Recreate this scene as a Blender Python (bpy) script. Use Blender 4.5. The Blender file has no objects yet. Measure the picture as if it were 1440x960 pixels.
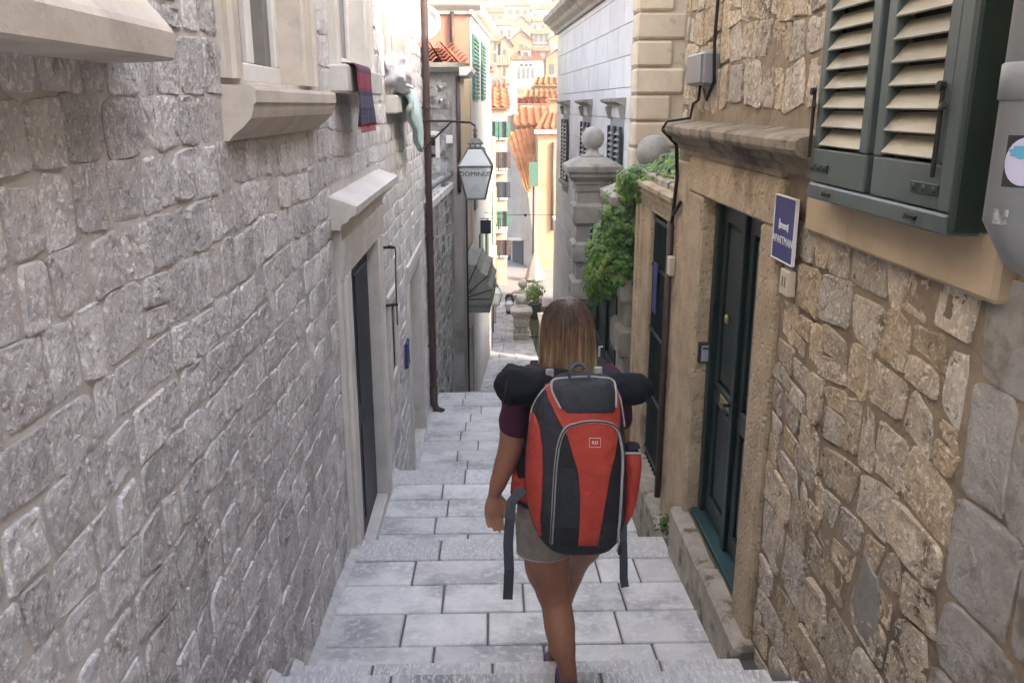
import bpy, bmesh, math, random
from mathutils import Vector, noise as mnoise
random.seed(7)
R = math.radians
SC = bpy.context.scene
COL = SC.collection
# ------------------------------------------------------------------ camera
F = 1200.0                                   # focal length in pixels of the 1440 px wide photograph
PITCH = math.atan(332 / F)
YAW = math.atan(30 / F * math.cos(PITCH))
H = 2.632
cam_d = bpy.data.cameras.new('camera'); cam = bpy.data.objects.new('camera', cam_d); COL.objects.link(cam)
cam_d.sensor_width = 36; cam_d.lens = 36 * F / 1440
cam_d.clip_start = .05; cam_d.clip_end = 3000
cam.location = (0, 0, H); cam.rotation_euler = (math.pi / 2 - PITCH, 0, -YAW)
SC.camera = cam
# ------------------------------------------------------------------ sky, sun, exposure
SUN = Vector((.80, -.45, .52)).normalized()   # towards the sun
el = math.asin(SUN.z); az = math.atan2(SUN.x, SUN.y)
w = bpy.data.worlds.new('World'); SC.world = w; w.use_nodes = True
nt = w.node_tree; bg = nt.nodes['Background']
sky = nt.nodes.new('ShaderNodeTexSky'); sky.sky_type = 'NISHITA'; sky.sun_disc = False
sky.sun_elevation = el; sky.sun_rotation = az; sky.dust_density = 4; sky.ozone_density = .5
nt.links.new(sky.outputs[0], bg.inputs[0]); bg.inputs[1].default_value = .15
sd = bpy.data.lights.new('sun', 'SUN'); sd.energy = 2.0; sd.angle = R(.5); sd.color = (1, .93, .82)
so = bpy.data.objects.new('sun', sd); COL.objects.link(so)
so.rotation_euler = SUN.to_track_quat('Z', 'Y').to_euler(); so.location = (8, -12, 20)
SC.view_settings.view_transform = 'Standard'; SC.view_settings.look = 'None'
SC.view_settings.exposure = 2.95; SC.view_settings.gamma = 1
SC.render.engine = 'CYCLES'
SC.cycles.use_denoising = True
SC.cycles.max_bounces = 10; SC.cycles.diffuse_bounces = 7
SC.cycles.volume_bounces = 1
# ------------------------------------------------------------------ pixel to place
def ray(x, y):
    u = (x - 720) / F; v = -(y - 480) / F
    cp, sp = math.cos(PITCH), math.sin(PITCH)
    d = Vector((u, cp + v * sp, -sp + v * cp))
    c, s = math.cos(YAW), math.sin(YAW)
    return Vector((d.x * c + d.y * s, -d.x * s + d.y * c, d.z))
CAM = Vector((0, 0, H))
def onX(x, y, X): d = ray(x, y); return CAM + d * (X / d.x)
def onY(x, y, Y): d = ray(x, y); return CAM + d * (Y / d.y)
def onZ(x, y, Z): d = ray(x, y); return CAM + d * ((Z - H) / d.z)
# ------------------------------------------------------------------ scene helpers
ROOTPOS = {}
def tag(o, label=None, cat=None, group=None, kind=None):
    if label: o['label'] = label
    if cat: o['category'] = cat
    if group: o['group'] = group
    if kind: o['kind'] = kind
    return o
def wpos(o):
    p = Vector((0, 0, 0))
    while o is not None: p += o.location; o = o.parent
    return p
def thing(name, loc, label, cat, group=None):
    o = bpy.data.objects.new(name, None); COL.objects.link(o); o.location = loc; o.empty_display_size = .2
    return tag(o, label, cat, group)
def link(name, me, parent, org):
    o = bpy.data.objects.new(name, me); COL.objects.link(o)
    if parent is not None:
        o.parent = parent; o.location = Vector(org) - wpos(parent)
    else: o.location = org
    return o
class MB:
    def __init__(s): s.v = []; s.f = []; s.r = []; s.m = []; s.cur = 0.0; s.mi = 0
    def add(s, vs, fs):
        b = len(s.v); s.v.extend([tuple(v) for v in vs])
        for f in fs: s.f.append([b + i for i in f]); s.r.append(s.cur); s.m.append(s.mi)
    def quad(s, *p): s.add(p, [list(range(len(p)))])
    def box(s, x0, x1, y0, y1, z0, z1):
        if x0 > x1: x0, x1 = x1, x0
        if y0 > y1: y0, y1 = y1, y0
        if z0 > z1: z0, z1 = z1, z0
        s.add([(x0,y0,z0),(x1,y0,z0),(x1,y1,z0),(x0,y1,z0),(x0,y0,z1),(x1,y0,z1),(x1,y1,z1),(x0,y1,z1)],
              [(3,2,1,0),(4,5,6,7),(0,1,5,4),(1,2,6,5),(2,3,7,6),(3,0,4,7)])
    def hexa(s, p):   # 8 corners: bottom 4 ccw from above, top 4
        s.add(p, [(3,2,1,0),(4,5,6,7),(0,1,5,4),(1,2,6,5),(2,3,7,6),(3,0,4,7)])
    def cbox(s, x0, x1, y0, y1, z0, z1, b=.008):   # chamfered box
        if x0 > x1: x0, x1 = x1, x0
        if y0 > y1: y0, y1 = y1, y0
        if z0 > z1: z0, z1 = z1, z0
        b = min(b, (x1-x0)*.45, (y1-y0)*.45, (z1-z0)*.45)
        vs = []; idx = {}
        for i, X in enumerate((x0, x1)):
            for j, Y in enumerate((y0, y1)):
                for k, Z in enumerate((z0, z1)):
                    sx, sy, sz = (1,-1)[i]*b, (1,-1)[j]*b, (1,-1)[k]*b
                    for a in range(3):
                        p = [X+sx, Y+sy, Z+sz]; p[a] = (X, Y, Z)[a]
                        idx[i,j,k,a] = len(vs); vs.append(p)
        fs = []
        q = [(0,0),(1,0),(1,1),(0,1)]
        for i in (0,1): f = [idx[i,a,b2,0] for a,b2 in q]; fs.append(f if i else f[::-1])
        for j in (0,1): f = [idx[a,j,b2,1] for a,b2 in q]; fs.append(f[::-1] if j else f)
        for k in (0,1): f = [idx[a,b2,k,2] for a,b2 in q]; fs.append(f if k else f[::-1])
        for i in (0,1):
            for j in (0,1): f = [idx[i,j,0,0], idx[i,j,1,0], idx[i,j,1,1], idx[i,j,0,1]]; fs.append(f if i==j else f[::-1])
        for i in (0,1):
            for k in (0,1): f = [idx[i,0,k,0], idx[i,1,k,0], idx[i,1,k,2], idx[i,0,k,2]]; fs.append(f[::-1] if i==k else f)
        for j in (0,1):
            for k in (0,1): f = [idx[0,j,k,1], idx[1,j,k,1], idx[1,j,k,2], idx[0,j,k,2]]; fs.append(f if j==k else f[::-1])
        for i in (0,1):
            for j in (0,1):
                for k in (0,1):
                    f = [idx[i,j,k,0], idx[i,j,k,1], idx[i,j,k,2]]; fs.append(f if (i+j+k) % 2 else f[::-1])
        s.add(vs, fs)
    def tube(s, path, rad, n=8, cap=True, ell=None):
        path = [Vector(p) for p in path]
        if not hasattr(rad, '__len__'): rad = [rad] * len(path)
        rings = []; prev = None
        for i, p in enumerate(path):
            t = (path[min(i+1, len(path)-1)] - path[max(i-1, 0)]).normalized()
            if prev is None:
                a = Vector((0,0,1)) if abs(t.z) < .9 else Vector((1,0,0))
                u = (a - t * a.dot(t)).normalized()
            else: u = (prev - t * prev.dot(t)).normalized()
            prev = u; v = t.cross(u)
            e = ell or (1, 1)
            rings.append([p + (u * math.cos(2*math.pi*k/n) * e[0] + v * math.sin(2*math.pi*k/n) * e[1]) * rad[i] for k in range(n)])
        s.loft(rings, cap)
    def loft(s, rings, cap=True):
        n = len(rings[0]); vs = [q for r in rings for q in r]; fs = []
        for i in range(len(rings) - 1):
            for k in range(n):
                a = i*n + k; b = i*n + (k+1) % n
                fs.append((a, b, b + n, a + n))
        if cap:
            fs.append(list(range(n))[::-1]); fs.append([(len(rings)-1)*n + k for k in range(n)])
        s.add(vs, fs)
    def lathe(s, c, prof, n=16, sq=False):
        c = Vector(c); rings = []
        for r, z in prof:
            if sq: rings.append([c + Vector((r*a, r*b, z)) for a, b in ((-1,-1),(1,-1),(1,1),(-1,1))])
            else: rings.append([c + Vector((r*math.cos(2*math.pi*k/n), r*math.sin(2*math.pi*k/n), z)) for k in range(n)])
        s.loft(rings)
    def sphere(s, c, r, n=20, m=12):
        s.lathe(c, [(max(.002, r*math.sin(math.pi*i/m)), -r*math.cos(math.pi*i/m)) for i in range(m+1)], n)
    def extr(s, prof, p0, p1, out, up):   # profile (out, up) swept straight from p0 to p1
        p0, p1, out, up = Vector(p0), Vector(p1), Vector(out), Vector(up)
        a = [p0 + out*o + up*u for o, u in prof]; b = [p1 + out*o + up*u for o, u in prof]
        s.loft([a, b])
    def mesh(s, name, org):
        me = bpy.data.meshes.new(name)
        me.from_pydata([(v[0]-org[0], v[1]-org[1], v[2]-org[2]) for v in s.v], [], s.f)
        if any(s.r):
            a = me.attributes.new('rnd', 'FLOAT', 'FACE'); a.data.foreach_set('value', s.r)
        return me
    def build(s, name, mat, parent=None, smooth=False, fix=True):
        if not s.v: return None
        n = len(s.v)
        org = Vector((sum(v[0] for v in s.v)/n, sum(v[1] for v in s.v)/n, min(v[2] for v in s.v)))
        me = s.mesh(name, org)
        if fix:
            bm = bmesh.new(); bm.from_mesh(me); bmesh.ops.recalc_face_normals(bm, faces=bm.faces); bm.to_mesh(me); bm.free()
        mats = mat if isinstance(mat, (list, tuple)) else [mat]
        for m_ in mats: me.materials.append(m_)
        if len(mats) > 1: me.polygons.foreach_set('material_index', s.m)
        if smooth: me.polygons.foreach_set('use_smooth', [True]*len(me.polygons))
        return link(name, me, parent, org)
def smooth_angle(o, deg=40):
    me = o.data
    me.polygons.foreach_set('use_smooth', [True]*len(me.polygons))
    try: me.set_sharp_from_angle(angle=R(deg))
    except Exception: pass
    return o
# ------------------------------------------------------------------ materials
def new_mat(name):
    m = bpy.data.materials.new(name); m.use_nodes = True
    return m, m.node_tree, m.node_tree.nodes['Principled BSDF']
MATS = {}
def M(name, c1, c2=None, s1=4., c3=None, s3=1.2, t3=(.52,.68), rough=.85, bump=(), rvar=.0, hvar=0., metal=0., spec=.35, sub=0., c4=None, s4=20., t4=(.6,.68), c5=None, s5=60., t5=(.58,.66), stretch=(1,1,1), detail=6):
    """stone, plaster, paint: two-tone noise, a stain colour, speckles, dark flecks that paint pit shade on wall stones, per-piece value; bump = [(scale, distance, kind)]"""
    m, t, b = new_mat(name); N = t.nodes; L = t.links
    g = N.new('ShaderNodeNewGeometry')
    mp = N.new('ShaderNodeMapping'); mp.inputs['Scale'].default_value = stretch
    L.new(g.outputs['Position'], mp.inputs[0]); pos = mp.outputs[0]
    oi = N.new('ShaderNodeObjectInfo'); at = N.new('ShaderNodeAttribute'); at.attribute_name = 'rnd'
    ad = N.new('ShaderNodeMath'); ad.operation = 'ADD'; L.new(oi.outputs['Random'], ad.inputs[0]); L.new(at.outputs['Fac'], ad.inputs[1])
    fr = N.new('ShaderNodeMath'); fr.operation = 'FRACT'; L.new(ad.outputs[0], fr.inputs[0]); rnd = fr.outputs[0]
    def noise(sc, det=detail, ro=.62):
        n = N.new('ShaderNodeTexNoise'); n.inputs['Scale'].default_value = sc; n.inputs['Detail'].default_value = det; n.inputs['Roughness'].default_value = ro
        L.new(pos, n.inputs['Vector']); return n.outputs['Fac']
    def ramp(f, a, bb):
        r = N.new('ShaderNodeMapRange'); r.inputs[1].default_value = a; r.inputs[2].default_value = bb; r.interpolation_type = 'SMOOTHSTEP'
        L.new(f, r.inputs[0]); return r.outputs[0]
    def mix(f, a, bb):
        x = N.new('ShaderNodeMix'); x.data_type = 'RGBA'
        L.new(f, x.inputs[0])
        for i, q in ((6, a), (7, bb)):
            if isinstance(q, (tuple, list)): x.inputs[i].default_value = (*q, 1)
            else: L.new(q, x.inputs[i])
        return x.outputs[2]
    col = None
    if c2 is not None: col = mix(ramp(noise(s1), .32, .68), c1, c2)
    if c3 is not None: col = mix(ramp(noise(s3, 4), *t3), col or c1, c3)
    if c4 is not None: col = mix(ramp(noise(s4, 3), *t4), col or c1, c4)
    if c5 is not None: col = mix(ramp(noise(s5, 6, .72), *t5), col or c1, c5)  # dark flecks; on the wall stones they paint shaded pits into the colour
    if rvar or hvar:
        hs = N.new('ShaderNodeHueSaturation')
        mr = N.new('ShaderNodeMapRange'); mr.inputs[3].default_value = 1 - rvar; mr.inputs[4].default_value = 1 + rvar; L.new(rnd, mr.inputs[0])
        L.new(mr.outputs[0], hs.inputs['Value'])
        if hvar:
            m2 = N.new('ShaderNodeMath'); m2.operation = 'MULTIPLY'; m2.inputs[1].default_value = 7.31; L.new(rnd, m2.inputs[0])
            f2 = N.new('ShaderNodeMath'); f2.operation = 'FRACT'; L.new(m2.outputs[0], f2.inputs[0])
            m3 = N.new('ShaderNodeMapRange'); m3.inputs[3].default_value = 1 - hvar*8; m3.inputs[4].default_value = 1 + hvar*8; L.new(f2.outputs[0], m3.inputs[0])
            L.new(m3.outputs[0], hs.inputs['Saturation'])
        if col is None: hs.inputs['Color'].default_value = (*c1, 1)
        else: L.new(col, hs.inputs['Color'])
        col = hs.outputs[0]
    if col is None: b.inputs['Base Color'].default_value = (*c1, 1)
    else: L.new(col, b.inputs['Base Color'])
    b.inputs['Roughness'].default_value = rough; b.inputs['Metallic'].default_value = metal
    b.inputs['Specular IOR Level'].default_value = spec
    if sub: b.inputs['Subsurface Weight'].default_value = sub; b.inputs['Subsurface Radius'].default_value = (.012,.005,.003); b.inputs['Subsurface Scale'].default_value = 1
    last = None
    for bd in bump:
        sc, di = bd[0], bd[1]; kind = bd[2] if len(bd) > 2 else 'n'
        bn = N.new('ShaderNodeBump'); bn.inputs['Distance'].default_value = di; bn.inputs['Strength'].default_value = 1
        if kind == 'n': L.new(noise(sc, 5), bn.inputs['Height'])
        elif kind == 'p':                         # pits
            v = N.new('ShaderNodeTexVoronoi'); v.inputs['Scale'].default_value = sc; L.new(pos, v.inputs['Vector'])
            L.new(ramp(v.outputs['Distance'], .1, .45), bn.inputs['Height'])
        elif kind == 'w':                         # tooled grooves
            v = N.new('ShaderNodeTexWave'); v.inputs['Scale'].default_value = sc; v.inputs['Distortion'].default_value = 6; v.inputs['Detail'].default_value = 3; v.bands_direction = 'X'
            L.new(pos, v.inputs['Vector']); L.new(v.outputs['Fac'], bn.inputs['Height'])
        if last is not None: L.new(last, bn.inputs['Normal'])
        last = bn.outputs[0]
    if last is not None: L.new(last, b.inputs['Normal'])
    MATS[name] = m
    return m
def glass_mat(name, col, rough=.08, alpha=1.):
    m, t, b = new_mat(name)
    b.inputs['Base Color'].default_value = (*col, 1); b.inputs['Roughness'].default_value = rough
    b.inputs['Specular IOR Level'].default_value = .6
    if alpha < 1: b.inputs['Alpha'].default_value = alpha
    return m
STONE_L = M('stone_grey', (.605,.59,.595), (.46,.445,.445), 12, (.30,.27,.25), 4.2, (.58,.72), .95, [(11,.016),(34,.012),(90,.005)], .20, .035, c4=(.74,.72,.71), s4=62, t4=(.53,.62), c5=(.31,.285,.27), s5=30, t5=(.57,.68))
STONE_W = M('stone_pale', (.66,.65,.63), (.52,.51,.50), 7, (.30,.285,.27), 2.6, (.58,.75), .92, [(11,.012),(34,.010),(90,.004)], .14, .03, c4=(.76,.75,.74), s4=50, t4=(.53,.64), c5=(.40,.385,.37), s5=28, t5=(.58,.69))
MORTAR_L = M('mortar_pinkish', (.57,.54,.515), (.48,.45,.43), 9, (.37,.34,.32), 1.6, (.55,.75), .95, [(10,.012),(50,.006)])
STONE_R = M('stone_warm', (.50,.425,.325), (.37,.30,.22), 10, (.17,.135,.098), 5.5, (.56,.68), .95, [(10,.02),(30,.016),(85,.006)], .20, .045, c4=(.60,.545,.47), s4=52, t4=(.53,.63), c5=(.15,.118,.086), s5=24, t5=(.57,.66))
MORTAR_R = M('mortar_brown', (.29,.23,.165), (.21,.165,.118), 6, (.13,.10,.072), 1.5, (.54,.7), .95, [(7,.02),(40,.008)])
TRIM_R = M('trim_stone_warm', (.47,.38,.265), (.36,.285,.195), 5, (.23,.18,.125), 2.2, (.55,.7), .88, [(16,.006),(70,.004),(34,.006,'p')], .06, c4=(.20,.155,.11), s4=38, t4=(.62,.7))
TRIM_R2 = M('sill_stone_smooth', (.50,.40,.28), (.42,.33,.225), 4, (.31,.24,.165), 3, (.56,.75), .85, [(60,.002)], .05)
TRIM_L = M('trim_stone_cream', (.58,.53,.465), (.49,.44,.385), 5, (.36,.32,.28), 2.3, (.56,.75), .85, [(40,.003),(110,.0015)], .06)
TRIM_W = M('trim_stone_white', (.62,.595,.56), (.53,.505,.47), 4, (.40,.375,.345), 2.3, (.58,.78), .85, [(40,.003)], .06)
CORN_R = M('cornice_weathered', (.30,.25,.19), (.17,.14,.105), 6, (.075,.065,.055), 3.5, (.5,.66), .95, [(20,.012),(70,.006)])
CEMENT = M('cement_grey', (.33,.315,.295), (.24,.225,.21), 6, (.15,.125,.10), 3.0, (.5,.62), .93, [(5,.02),(26,.008),(80,.003)], .12)
SLAB = M('limestone_slab', (.64,.635,.625), (.52,.52,.52), 6, (.33,.333,.345), 2.1, (.46,.66), .45, [(70,.003),(8,.006)], .12, .0, c4=(.70,.695,.685), s4=26, t4=(.46,.80), spec=.5, c5=(.34,.34,.35), s5=22, t5=(.60,.74))
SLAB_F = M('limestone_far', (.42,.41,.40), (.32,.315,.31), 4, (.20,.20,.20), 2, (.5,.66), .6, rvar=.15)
SLAB_T = M('limestone_tooled', (.62,.62,.62), (.48,.485,.49), 26, (.30,.305,.32), 2.0, (.5,.7), .7, [(60,.014),(24,.008)], .10, .0, c4=(.70,.70,.70), s4=80, t4=(.5,.6), stretch=(1,.3,1))
GROUT = M('joint_dirt', (.10,.095,.09), (.16,.15,.14), 12, rough=.95)
KERB = M('kerb_stone', (.42,.38,.32), (.30,.27,.225), 8, (.14,.125,.105), 7, (.52,.66), .85, [(50,.005),(14,.006)])
DIRTM = M('light_mortar_strip', (.58,.58,.58), (.44,.44,.44), 9, rough=.9, bump=[(30,.006)])
TEAL = M('paint_dark_teal', (.009,.024,.025), (.006,.017,.018), 5, (.02,.034,.034), 7, (.6,.72), rough=.42, bump=[(90,.0008)], spec=.5, stretch=(1,1,.15))
SHUT = M('paint_grey_green', (.085,.108,.105), (.062,.082,.08), 6, rough=.45, bump=[(90,.0008)], spec=.5, stretch=(1,1,.15), rvar=.05)
SHUT_D = M('paint_deep_green', (.012,.026,.02), (.018,.034,.026), 6, rough=.5, spec=.4)
LOUV = M('louvre_bleached', (.36,.335,.25), (.27,.25,.185), 5, (.17,.155,.115), 8, (.54,.7), .55, [(80,.001)], .12, stretch=(1,.3,1))
IRON = M('iron_dark', (.022,.024,.024), (.035,.03,.026), 20, rough=.55, metal=.4)
IRON_BR = M('pipe_brown', (.072,.045,.039), (.054,.035,.031), 9, rough=.5)
PIPEG = M('pipe_grey_paint', (.215,.225,.23), (.185,.195,.20), 6, (.13,.13,.13), 9, (.62,.75), .42, [(40,.0008)], spec=.5)
PLAST = M('plastic_grey', (.22,.225,.235), rough=.5)
BLACK = M('black_cable', (.012,.012,.012), rough=.6)
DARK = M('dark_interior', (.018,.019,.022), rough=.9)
DOORBL = M('door_dark_blue', (.035,.038,.048), (.028,.03,.038), 6, rough=.5)
GLASS = glass_mat('window_glass', (.05,.055,.06), .06)
WHITEP = M('white_window_paint', (.66,.65,.63), (.58,.57,.55), 8, rough=.45)
BLUE = M('sign_blue', (.035,.04,.16), (.045,.05,.19), 5, rough=.4)
WHITE = M('sign_white', (.72,.72,.74), rough=.5)
CREAMP = M('sign_cream', (.52,.47,.38), (.46,.41,.33), 9, rough=.6)
DGREY = M('letter_dark', (.03,.03,.035), rough=.6)
TILE = M('roof_tile', (.36,.095,.034), (.27,.07,.025), 3, (.38,.165,.065), 1.1, (.5,.7), .85, [(8,.01)], .18)
TILE_Y = M('roof_tile_yellowed', (.38,.16,.05), (.33,.115,.038), 3, (.40,.22,.09), 1.1, (.5,.7), .85, [(8,.01)], .18)
PINK = M('plaster_salmon', (.38,.175,.115), (.34,.15,.10), 2, (.33,.175,.13), .8, (.55,.75), .9, [(9,.004)])
YELL = M('plaster_yellow', (.46,.36,.20), (.42,.32,.175), 2, rough=.9)
WHITEW = M('plaster_white', (.38,.36,.335), (.33,.315,.29), 1.5, (.27,.255,.23), .7, (.58,.8), .9, [(6,.004)])
CREAM = M('plaster_cream', (.44,.35,.255), (.38,.30,.215), 1.6, (.30,.23,.165), .8, (.56,.76), .9, [(6,.004)])
GREYW = M('rubble_grey_house', (.25,.235,.21), (.18,.168,.15), 5, (.31,.30,.29), 1.3, (.5,.66), .92, [(5,.02)])
GREYP = M('plaster_grey_side', (.34,.31,.28), (.28,.255,.23), 1.3, (.22,.20,.175), 2.5, (.56,.76), .9, [(7,.01)])
PEACH = M('plaster_peach', (.33,.19,.115), (.35,.225,.15), .9, (.27,.15,.09), 2, (.55,.75), .9, [(6,.006)])
ASHLAR = M('ashlar_white', (.62,.61,.60), (.55,.545,.54), 1.6, (.47,.46,.45), 1, (.58,.8), .85, [(20,.004)], .05)
QUOIN = M('quoin_cream', (.60,.51,.38), (.53,.44,.32), 3, (.40,.32,.23), 4, (.6,.72), .9, [(14,.012),(45,.006)], .05)
PIER = M('pier_stone_grey', (.34,.32,.28), (.25,.235,.205), 5, (.155,.145,.125), 3, (.54,.7), .92, [(22,.006),(80,.003)], .05)
BALLM = M('ball_stone', (.37,.36,.34), (.28,.27,.255), 6, (.20,.195,.185), 4, (.54,.72), .92, [(30,.006),(90,.003)])
CANVAS = M('awning_canvas', (.30,.29,.25), (.24,.235,.205), 5, (.17,.17,.155), 3, (.5,.7), .85, [(12,.006)])
GREEN_SH = M('far_shutter_green', (.05,.12,.09), (.035,.09,.07), 6, rough=.6)
LEAF = M('ivy_leaf', (.075,.17,.03), (.045,.115,.022), 9, (.15,.23,.045), 3, (.48,.66), .5, rvar=.45, hvar=.03, spec=.4)
LEAF_L = M('shrub_leaf_light', (.13,.20,.05), (.09,.15,.035), 9, rough=.5, rvar=.25)
STEM = M('woody_stem', (.11,.08,.05), (.07,.05,.03), 20, rough=.9)
# ================================================================== street of steps
def lerp(a, b, t): return a + (b - a) * t
def pl(pts, y):
    if y <= pts[0][0]: return pts[0][1]
    for (a, va), (b, vb) in zip(pts, pts[1:]):
        if y <= b: return lerp(va, vb, (y - a) / (b - a))
    return pts[-1][1]
XLP = [(-8,-.9),(11.6,-.9),(17,-.6),(22,-.36),(28,0.),(36,.15),(60,.15)]
XRP = [(-8,1.13),(5.05,1.13),(5.06,1.1),(11,1.2),(20,1.3),(33,1.15),(60,1.3)]
def XLf(y): return pl(XLP, y)
def XRf(y): return pl(XRP, y)
street = tag(link('street_steps', bpy.data.meshes.new('street_steps'), None, (0, 3, 0)), kind='structure')
rows = []                                  # (y near, y far, z near, z far, tooled, joints)
def landing(ys, za, zb, joints={}, last_tooled=True):
    for i in range(len(ys)-1):
        a, b = ys[i], ys[i+1]; f = lambda y: lerp(za, zb, (y-ys[0])/(ys[-1]-ys[0]))
        rows.append((a, b, f(a), f(b), last_tooled and i == len(ys)-2, joints.get(i)))
landing([-4.2+.36*i for i in range(16)] + [1.64], 1.62, 1.2)
E_ = [1.64, 1.98, 2.32, 2.66, 2.98, 3.34]
for a, b, z in zip(E_, E_[1:], (1.0, .80, .61, .42, .21)): rows.append((a, b, z, z, True, None))
J1 = {4: [onZ(x, 772, -.09).x for x in (619, 745, 927)], 3: [onZ(x, 810, -.06).x for x in (581, 720, 843, 899)],
      2: [onZ(x, 853, -.03).x for x in (622, 737, 880)], 1: [onZ(x, 903, 0).x for x in (563, 686, 876)], 0: [-.3, .25, .8]}
landing([3.34, 3.75, 4.08, 4.41, 4.73, 5.05], .04, -.10, J1)
rows.append((5.05, 5.38, -.29, -.29, True, None))
J2 = {4: [onZ(x, 670, -.56).x for x in (654, 760)], 3: [onZ(x, 693, -.54).x for x in (622, 740, 850)],
      2: [onZ(x, 719, -.52).x for x in (629, 735, 840)], 1: [onZ(x, 745, -.5).x for x in (611, 730, 855)]}
landing([5.38, 5.86, 6.17, 6.51, 6.85, 7.2], -.475, -.565, J2)
for i in range(3): rows.append((7.2+.34*i, 7.54+.34*i, -.755-.19*i, -.755-.19*i, True, None))
landing([8.22, 8.6, 8.97, 9.34, 9.71, 10.1, 10.5, 10.9, 11.3, 11.7, 12.08, 12.45], -1.33, -1.62)
rs = random.Random(5)
def slab(mb, x0, x1, y0, y1, z0, z1, th, g=.005, b=.007):
    x0 += g; x1 -= g; y0 += g; y1 -= g
    jz = rs.uniform(-.003, .003)
    mb.cbox(x0, x1, y0, y1, -th, 0, b)
    n = len(mb.v); 
    for i in range(n-24, n):
        X, Y, Z = mb.v[i]; mb.v[i] = (X, Y, Z + jz + lerp(z0, z1, (Y-y0)/(y1-y0)))
base = MB()
for k, (a, b, za, zb, tooled, js) in enumerate(rows):
    xl, xr = XLf((a+b)/2) + .015, XRf((a+b)/2) - .01
    if js is None:
        js = []; x = xl + rs.uniform(.3, .75)
        while x < xr - .3: js.append(x); x += rs.uniform(.42, .85)
    js = [j for j in js if xl + .1 < j < xr - .1]
    xs = [xl] + js + [xr]
    th = .22 if (tooled or b < 3.4) else .12
    for x0, x1 in zip(xs, xs[1:]):
        m_ = MB(); slab(m_, x0, x1, a, b, za, zb, th, .0055)
        m_.build('slab', SLAB_T if tooled else SLAB, street)
    base.hexa([(xl-.05,a,za-.6),(xr+.3,a,za-.6),(xr+.3,b,zb-.6),(xl-.05,b,zb-.6),(xl-.05,a,za-.014),(xr+.3,a,za-.014),(xr+.3,b,zb-.014),(xl-.05,b,zb-.014)])
base.build('bedding', GROUT, street)
# pale mortar along the foot of the left wall
st = MB()
for (a, b, za, zb, t, js) in rows:
    if b < 1.0 or a > 12: continue
    n = max(2, int((b-a)/.12))
    for i in range(n):
        y0, y1 = lerp(a, b, i/n), lerp(a, b, (i+1)/n); z0, z1 = lerp(za, zb, i/n), lerp(za, zb, (i+1)/n)
        w0 = .045 + .03*mnoise.noise(Vector((y0*6, 3, 0))); w1 = .045 + .03*mnoise.noise(Vector((y1*6, 3, 0)))
        xl = -.9
        st.add([(xl-.02,y0,z0+.05),(xl+w0,y0,z0+.003),(xl+w1,y1,z1+.003),(xl-.02,y1,z1+.05)], [(0,1,2,3)])
st.build('mortar_fillet', DIRTM, street, fix=False)
# the long far flight, too small to tell the slabs apart
far = MB()
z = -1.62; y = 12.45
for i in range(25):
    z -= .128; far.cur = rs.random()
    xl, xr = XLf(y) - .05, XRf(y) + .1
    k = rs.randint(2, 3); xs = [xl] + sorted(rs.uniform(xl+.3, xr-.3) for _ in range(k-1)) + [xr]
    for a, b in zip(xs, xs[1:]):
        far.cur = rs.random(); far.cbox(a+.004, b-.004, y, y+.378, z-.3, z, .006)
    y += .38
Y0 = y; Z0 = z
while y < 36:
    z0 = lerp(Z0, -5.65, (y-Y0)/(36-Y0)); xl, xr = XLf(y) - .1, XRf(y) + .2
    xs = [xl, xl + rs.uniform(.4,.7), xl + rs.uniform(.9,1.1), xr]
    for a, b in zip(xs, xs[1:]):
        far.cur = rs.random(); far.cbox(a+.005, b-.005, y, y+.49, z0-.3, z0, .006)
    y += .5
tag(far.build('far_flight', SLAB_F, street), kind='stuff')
ls = MB(); ls.quad((-30,35.5,-5.66),(40,35.5,-5.66),(40,60,-5.6),(-30,60,-5.6))
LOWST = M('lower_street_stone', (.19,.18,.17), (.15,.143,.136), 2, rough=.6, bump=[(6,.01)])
tag(ls.build('lower_street', LOWST, None, fix=False), kind='structure')
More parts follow.
